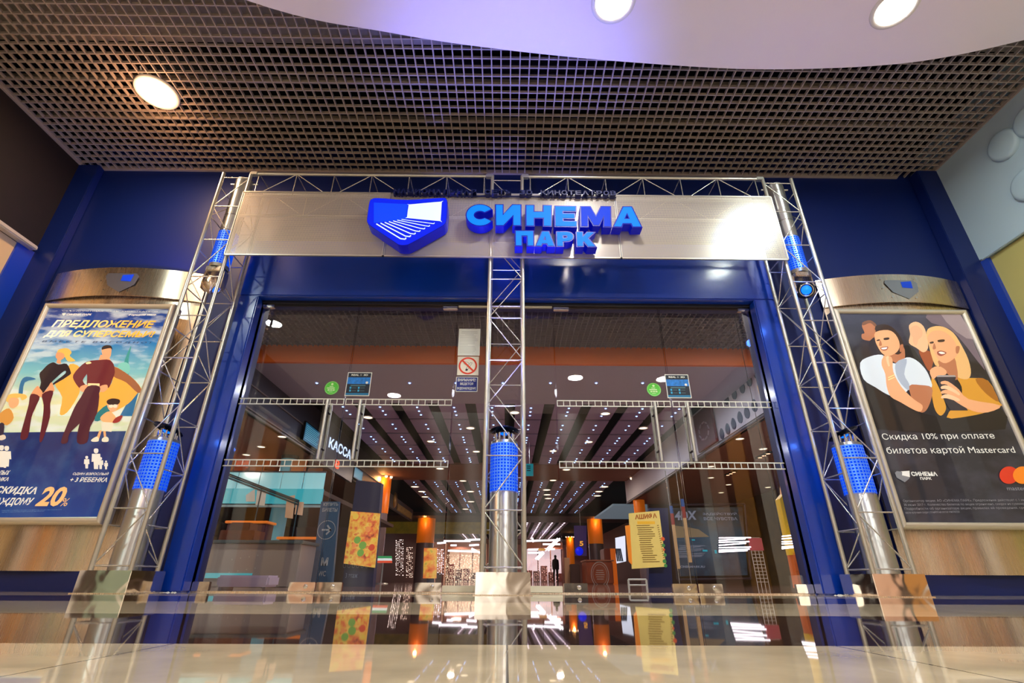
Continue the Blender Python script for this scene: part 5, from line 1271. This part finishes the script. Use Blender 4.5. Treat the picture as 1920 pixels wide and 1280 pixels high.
# glittering light curtains
def curtain(x0, x1, y0, y1, nx, ny, Y, col, nm, label, e=3.0):
    b = MB()
    for i in range(nx):
        for j in range(ny):
            if random.random() < .25: continue
            p = PY(x0+(x1-x0)*(i+random.random()*.4)/nx, y0+(y1-y0)*(j+random.random()*.4)/ny, Y); w = Y*.0005*random.uniform(.6, 1.4); h = w*random.uniform(.5, 1.2)
            b.box(p.x-w, p.x+w, Y, Y+.02, p.z-h, p.z+h)
    tag(b.build('light_curtain', mat(nm, col, .4, emit=e)), label, 'light curtain', kind='stuff')
curtain(836, 900, 1040, 1094, 24, 20, 36, (255, 214, 180), 'glitter_warm', 'warm glittering light curtain before the far shop, left of the middle truss')
curtain(742, 758, 1012, 1080, 5, 22, 30, (255, 220, 210), 'glitter_pale', 'narrow pale glittering light curtain at the left of the far hall', 3.5)
curtain(762, 775, 1026, 1084, 5, 18, 31, (255, 210, 190), 'glitter_rose', 'narrow rose glittering light curtain, right of the pale one')
curtain(990, 1050, 1048, 1090, 16, 14, 40, (255, 190, 180), 'glitter_pink', 'sparse pink glitter before the far shop, right of the middle truss', 1.6)
curtain(820, 834, 1030, 1078, 4, 16, 33, (255, 236, 250), 'glitter_white', 'short white glittering light curtain beside the left orange-topped column', 3.5)
curtain(1340, 1392, 1040, 1066, 14, 6, 22, (255, 200, 170), 'glitter_low', 'two rows of faint warm glitter under the reflection strokes at right', 1.0)
# lit striped window at right
lw = thing('lit_window', 'narrow bright white shop window with dark stripes, left of the yellow menu board', 'window', tuple(PY(1162, 1050, 24)))
slab('lit_panel', [(1154, 1008), (1172, 1004), (1174, 1052), (1156, 1056)], 24, .06, mat('window_white', (226, 230, 250), .4, emit=1.1), lw)
s_ = MB()
for i in range(4): a, b = PY(1155+i*2.6, 1028, 23.97), PY(1158+i*3.2, 1052, 23.97); s_.tube((a.x, 23.97, a.z), (b.x, 23.97, b.z), .03, 6)
s_.build('dark_stripes', mat('stripe_navy', (20, 26, 50), .5), lw)
struct(MB().box(5.0, 9.0, 24.5, 30, 3.3, 3.4).build('ceiling', mat('pale_blue_ceiling', (170, 196, 214), .5, emit=.2)))
for x in (-5.0, 0, 5.0): lamp('end_shop_glow', 'AREA', (x, 57, 3.4), 120, (1, .72, .6), 1)

# ================================================================ cafe at the left, partly a reflected scene built as solid objects
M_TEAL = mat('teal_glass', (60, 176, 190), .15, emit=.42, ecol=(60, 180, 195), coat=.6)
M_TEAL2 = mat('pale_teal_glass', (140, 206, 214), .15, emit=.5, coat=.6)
Y = 12.0
cf = thing('cafe_balustrade', 'pale teal glass balustrade of the raised cafe deck, behind the first left doors', 'balustrade', base_of((505, 945), Y))
def zq(x, y, Y): p = PY(x, y, Y); return p.x, p.z
xa, zt = zq(408, 885, Y); xb, _ = zq(612, 885, Y); zm = zq(500, 916, Y)[1]; zb = zq(500, 944, Y)[1]
n_ = 5
for i in range(n_):
    a, b = xa+(xb-xa)*i/n_+.01, xa+(xb-xa)*(i+1)/n_-.01
    MB().box(a, b, Y, Y+.02, zm, zt).build('glass_panel', M_TEAL2, cf)
MB().box(xa, xb, Y-.02, Y+.04, zb, zm).build('teal_band', M_TEAL, cf)
MB().tube((xa, Y+.01, zt+.02), (xb, Y+.01, zt+.02), .02, 10).build('hand_rail', M_FASCIA, cf)
MB().box(xa, xb, Y-.04, Y+.02, zb-.08, zb-.03).build('lower_rail', mat('rail_pale', (150, 190, 200), .3), cf)
dk = MB().box(-9.9, xb, Y+.05, 20, zm-.12, zm-.02); struct(dk.build('floor', M_DKBROWN))
sb = thing('stair_rail', 'dark sloping handrail crossing the pale teal balustrade', 'rail', base_of((500, 930), Y-.3))
p, q = PY(424, 888, Y-.25), PY(560, 940, Y-.25); MB().tube(p, q, .035, 10).build('hand_rail', mat('rail_dark', (40, 70, 80), .3), sb)
p2, q2 = PY(424, 894, Y-.25), PY(560, 946, Y-.25); MB().tube(p2, q2, .02, 8).build('lower_bar', MATS['rail_dark'], sb)
for f in (0, .5, 1):
    u, v = p.lerp(q, f), p2.lerp(q2, f); MB().tube(u, (u.x, u.y, 0), .015, 8).build('post', MATS['rail_dark'], sb)
# chairs on the deck
M_SEAT = mat('chair_orange', (250, 150, 84), .5); M_WOODL = mat('chair_metal', (170, 150, 140), .35, .6)
def chair(c, label):
    t = thing('cafe_chair', label, 'chair', c, 'orange cafe chairs behind the balustrade'); x, y, z = c
    MB().bbox(x-.21, x+.21, y-.2, y+.2, z+.43, z+.47, .015).build('seat', M_SEAT, t)
    MB().bbox(x-.2, x+.2, y+.19, y+.23, z+.56, z+.86, .018).build('backrest', M_SEAT, t)
    for sx in (-1, 1):
        for sy in (-1, 1): MB().tube((x+sx*.19, y+sy*.17, z), (x+sx*.17, y+sy*.17, z+.43), .013, 8).build('leg', M_WOODL, t)
        MB().tube((x+sx*.17, y+.17, z+.43), (x+sx*.17, y+.22, z+.84), .012, 8).build('back_post', M_WOODL, t)
    return t
ch0 = None
for x, yy in ((416, 12.5), (438, 13.4), (472, 12.5), (484, 14.0), (552, 12.6), (586, 13.6)):
    p = PY(x, 880, yy); c = (p.x, yy, zm-.02)
    if ch0 is None: ch0 = chair(c, 'orange cafe chair on the raised deck at left, seen above the teal balustrade')
    else: copyof(ch0, c)
for x in (452, 562):
    p = PY(x, 880, 14.6); t = thing('cafe_table', 'small cafe table among the orange chairs, %s' % ('behind the left part of the balustrade' if x < 500 else 'behind the right part of the balustrade'), 'table', (p.x, 14.6, zm-.02))
    MB().lathe([(.0, zm+.72), (.33, zm+.72), (.34, zm+.7), (.33, zm+.68)], (p.x, 14.6, 0), n=28).build('tabletop', M_WOODL, t); MB().tube((p.x, 14.6, zm-.02), (p.x, 14.6, zm+.7), .03).build('pedestal', M_WOODL, t)
tp = thing('teal_column', 'round light blue column standing in the cafe at left', 'column', base_of((516, 1030), 13.0))
a, b = PY(497, 950, 12.6), PY(528, 950, 12.6); r = (b.x-a.x)/2
MB().lathe([(r, 0), (r, 2.98)], ((a.x+b.x)/2, 13, 0), n=32).build('shaft', mat('column_teal', (110, 186, 205), .3, emit=.12), tp)
MB().lathe([(r*1.08, 2.9), (r*1.1, 2.95), (r*1.08, 2.99)], ((a.x+b.x)/2, 13, 0), n=32).build('collar', M_FASCIA, tp)
# papers on the cafe glass
for i, (q, l) in enumerate(((((461, 928), (478, 916), (478, 940), (461, 940)), 'pale sheet hanging on the cafe glass, leftmost of the four'), (((482, 919), (500, 920), (496, 948), (479, 946)), 'pale sheet hanging on the cafe glass, second from left'), (((538, 930), (553, 928), (549, 972), (534, 970)), 'long tan sheet hanging on the cafe glass'), (((555, 940), (570, 941), (567, 966), (552, 964)), 'short tan sheet hanging on the cafe glass, right of the long one'))):
    o = slab('paper_sheet', q, Y-.06, .004, mat('sheet_%d' % (i//2), (214, 216, 206) if i < 2 else (206, 168, 136), .7, emit=.15), loc=tuple(PY(*q[3], Y-.06))); tag(o, l, 'paper')
# service counters
def counter(label, x0, x1, ytop, ybot, Y, dep, front, top, th=.05):
    a, b = PY(x0, ytop, Y), PY(x1, ytop, Y); z1 = a.z; z0 = max(0, PY(x0, ybot, Y).z)
    t = thing('counter', label, 'counter', ((a.x+b.x)/2, Y, 0))
    MB().bbox(a.x, b.x, Y, Y+dep, 0, z1-th, .01).build('body', front, t); MB().bbox(a.x-.04, b.x+.04, Y-.05, Y+dep+.03, z1-th, z1, .01).build('worktop', top, t); return t
M_CGREY = mat('counter_grey', (170, 160, 158), .3, .2); M_OTOP = mat('orange_worktop', (236, 130, 40), .35, emit=.25)
gc = counter('long grey panelled counter front low behind the first left doors', 396, 566, 1012, 1075, 8.4, .7, M_CGREY, mat('counter_edge', (80, 96, 104), .3))
a = PY(396, 1012, 8.4); b = PY(566, 1012, 8.4)
rv = MB()
for i in range(4):
    for k in (.2, .38): rv.disc((a.x+(b.x-a.x)*(.28+.09*i), 8.395, k+.02*i), .008, (0, -1, 0), 8)
rv.build('rivet', M_ALU, gc); MB().box(a.x+.05, a.x+.75, 8.38, 8.4, .12, .19).build('teal_plinth_strip', M_TEAL, gc)
counter('low orange-topped counter with dark front, right of the grey counter', 524, 592, 1006, 1030, 10.8, .6, mat('counter_dark', (60, 34, 40), .5), M_OTOP)
counter('narrow orange-topped counter in the dark back of the cafe', 428, 500, 976, 1000, 11.2, .4, mat('counter_maroon', (70, 26, 44), .5), M_OTOP)
bx = thing('wooden_crate', 'brown wooden box standing on the grey counter', 'box', tuple(PY(452, 1010, 8.7)))
a, b = PY(424, 986, 8.7), PY(482, 1012, 8.7); gz = PY(396, 1012, 8.4).z; MB().bbox(a.x, b.x, 8.55, 8.95, gz, gz+.16, .01).build('case', mat('crate_brown', (110, 50, 22), .5, noise=.2), bx); MB().bbox(a.x+.12, b.x-.12, 8.6, 8.9, gz+.16, gz+.28, .01).build('lid', mat('crate_lid', (90, 40, 20), .5), bx)
rb = thing('reflection_block', 'pale lilac reflection at the foot of the first left doors, built as a low block', 'reflection', base_of((450, 1108), 6.2))  # reflection of something lit, added as a faintly glowing block
a, b = PY(408, 1078, 6.2), PY(500, 1106, 6.2); MB().bbox(a.x, b.x, 6.2, 6.5, .03, a.z, .02).build('body', mat('reflection_lilac', (196, 180, 204), .15, emit=.1, coat=.5), rb)
for xx in (a.x+.05, b.x-.05): MB().box(xx-.02, xx+.02, 6.22, 6.48, 0, .03).build('foot', M_ALU, rb)
sr = thing('bottle_rack', 'dark shelf rack packed with small goods, right of the grey counter', 'rack', base_of((572, 1100), 8.9))
a, b = PY(568, 1030, 9.5), PY(584, 1098, 9.5)
for k in range(5): MB().box(a.x, b.x, 9.5, 9.8, .06+k*.115, .075+k*.115).build('shelf', M_FASCIA, sr)
for xx in (a.x, b.x): MB().box(xx-.015, xx+.015, 9.5, 9.8, 0, .62).build('side_panel', M_FASCIA, sr)
gd = MB()
for k in range(5):
    for i in range(7): xx = a.x+.04+(b.x-a.x-.08)*i/6; gd.lathe([(.02, 0), (.02, .05), (.008, .065), (.008, .085)], (xx, 9.6, .075+k*.115), n=8)
gd.build('goods', mat('goods_pale', (150, 130, 140), .4), sr)['kind'] = 'stuff'

# ================================================================ amusement machine beside the right post
am = thing('amusement_machine', 'yellow and orange amusement machine with purple light tube against the right post', 'machine', base_of((1500, 1100), 5.6))
MY = mat('machine_yellow', (222, 178, 20), .4, emit=.22); MO = mat('machine_orange', (206, 96, 18), .4, emit=.2); MP = mat('machine_purple', (130, 70, 150), .3, emit=.35)
Y = 5.6
slab('yellow_panel', [(1462, 935), (1470, 925), (1492, 925), (1512, 1040), (1484, 1040)], Y, .1, MY, am)
slab('peach_panel', [(1470, 880), (1483, 880), (1494, 925), (1471, 925)], Y, .1, mat('machine_peach', (230, 170, 110), .4, emit=.2), am)
slab('orange_base', [(1486, 1036), (1511, 1036), (1527, 1102), (1499, 1102)], Y, .12, MO, am)
slab('purple_light_tube', [(1444, 752), (1458, 752), (1488, 893), (1470, 893)], Y-.02, .06, MP, am)
d_ = MB()
for x, y, r, mi in ((1453, 772, .012, 0), (1463, 842, .014, 0), (1451, 785, .01, 1), (1472, 880, .012, 1)): p = PY(x, y, Y-.03); d_.disc((p.x, Y-.024, p.z), r, (0, -1, 0), 14, mi)
d_.build('light_dot', [mat('dot_blue', (40, 50, 255), .4, emit=1.5), mat('dot_pink', (230, 160, 200), .4, emit=.6)], am)
p = PY(1493, 970, Y-.01); MB().add([(p.x+.035*math.cos(a), Y-.006, p.z+.075*math.sin(a)) for a in [i*math.pi/12 for i in range(24)]], [tuple(range(24))]).build('blue_balloon_picture', mat('balloon_blue', (20, 140, 180), .4, emit=.2), am)
p = PY(1504, 1055, Y-.01); MB().add([(p.x+.04*math.cos(a), Y-.012, p.z+.06*math.sin(a)) for a in [i*math.pi/12 for i in range(24)]], [tuple(range(24))]).build('green_balloon_picture', mat('balloon_green', (140, 170, 90), .4, emit=.15), am)
bar(MB(), (p.x, p.z-.06), (p.x+.005, p.z-.17), .006, Y-.004).build('string_picture', C(240, 190, 120), am)
bar(MB(), (PY(1480, 950, Y).x, PY(1480, 950, Y).z), (PY(1492, 1010, Y).x, PY(1492, 1010, Y).z), .006, Y-.004).build('seam_picture', C(120, 70, 20), am)
hs = thing('hanging_sign', 'small yellow hanging sign high beside the right post', 'sign', tuple(PY(1430, 725, 6.2)))
slab('plate', [(1421, 722), (1438, 708), (1440, 726), (1425, 738)], 6.2, .02, mat('sign_yellow', (250, 190, 50), .4, emit=.5), hs)
p = PY(1430, 714, 6.2); MB().tube((p.x, 6.21, p.z), (p.x, 6.21, 4.2), .006, 6).build('hanger', M_ALU, hs)
p = PY(1432, 722, 6.19); bar(MB(), (p.x-.02, p.z-.02), (p.x+.02, p.z+.025), .012, 6.195).build('mark', mat('mark_olive', (130, 110, 30), .5), hs)
# gilded fascia band over the far shops at left, and one shopper
struct(MB().box(-8.8, -1.2, 36.6, 36.9, 3.0, 3.75).build('trim_10', mat('gilded_band', (150, 128, 30), .5, emit=.12, noise=.5, nscale=2)))
def person(label, x, y, h):
    k = h/1.75
    J = [(0, 0, .95), (0, 0, 1.2), (0, .02, 1.42), (0, .01, 1.5), (0, -.02, 1.6), (0, -.02, 1.7),
         (.1, 0, .92), (.11, -.02, .5), (.12, .02, .08), (.12, -.12, .04), (-.1, 0, .92), (-.12, .03, .5), (-.13, .08, .08), (-.13, -.06, .04),
         (.17, .01, 1.4), (.2, .03, 1.12), (.19, -.06, .88), (.19, -.08, .8), (-.17, .01, 1.4), (-.2, .04, 1.12), (-.19, -.05, .88), (-.19, -.07, .8)]
    Ed = [(0, 1), (1, 2), (2, 3), (3, 4), (4, 5), (0, 6), (6, 7), (7, 8), (8, 9), (0, 10), (10, 11), (11, 12), (12, 13), (2, 14), (14, 15), (15, 16), (16, 17), (2, 18), (18, 19), (19, 20), (20, 21)]
    R = [.15, .14, .14, .06, .09, .075, .11, .08, .045, .035, .09, .065, .045, .035, .065, .055, .045, .035, .065, .055, .045, .035]
    me = bpy.data.meshes.new('person'); me.from_pydata([tuple(k*c for c in j) for j in J], Ed, [])
    o = bpy.data.objects.new('person', me); COL.objects.link(o); o.location = (x, y, 0)
    sk = o.modifiers.new('skin', 'SKIN')
    for v, r in zip(me.skin_vertices[0].data, R): v.radius = (r*k, r*k)
    me.skin_vertices[0].data[0].use_root = True
    o.modifiers.new('sub', 'SUBSURF').levels = 1
    me.materials.append(mat('dark_clothing', (40, 26, 30), .8)); tag(o, label, 'person'); WORLD[o.name] = (x, y, 0)
    MB().lathe([(.0, 1.76*k), (.07*k, 1.73*k), (.095*k, 1.66*k), (.085*k, 1.6*k)], (x, y, 0), n=16).build('hair', mat('hair_dark', (24, 16, 14), .7), o)
    return o
p = PY(1042, 1070, 38); person('person in dark clothing standing far off in the hall, right of the middle truss', p.x, 38, 1.74)
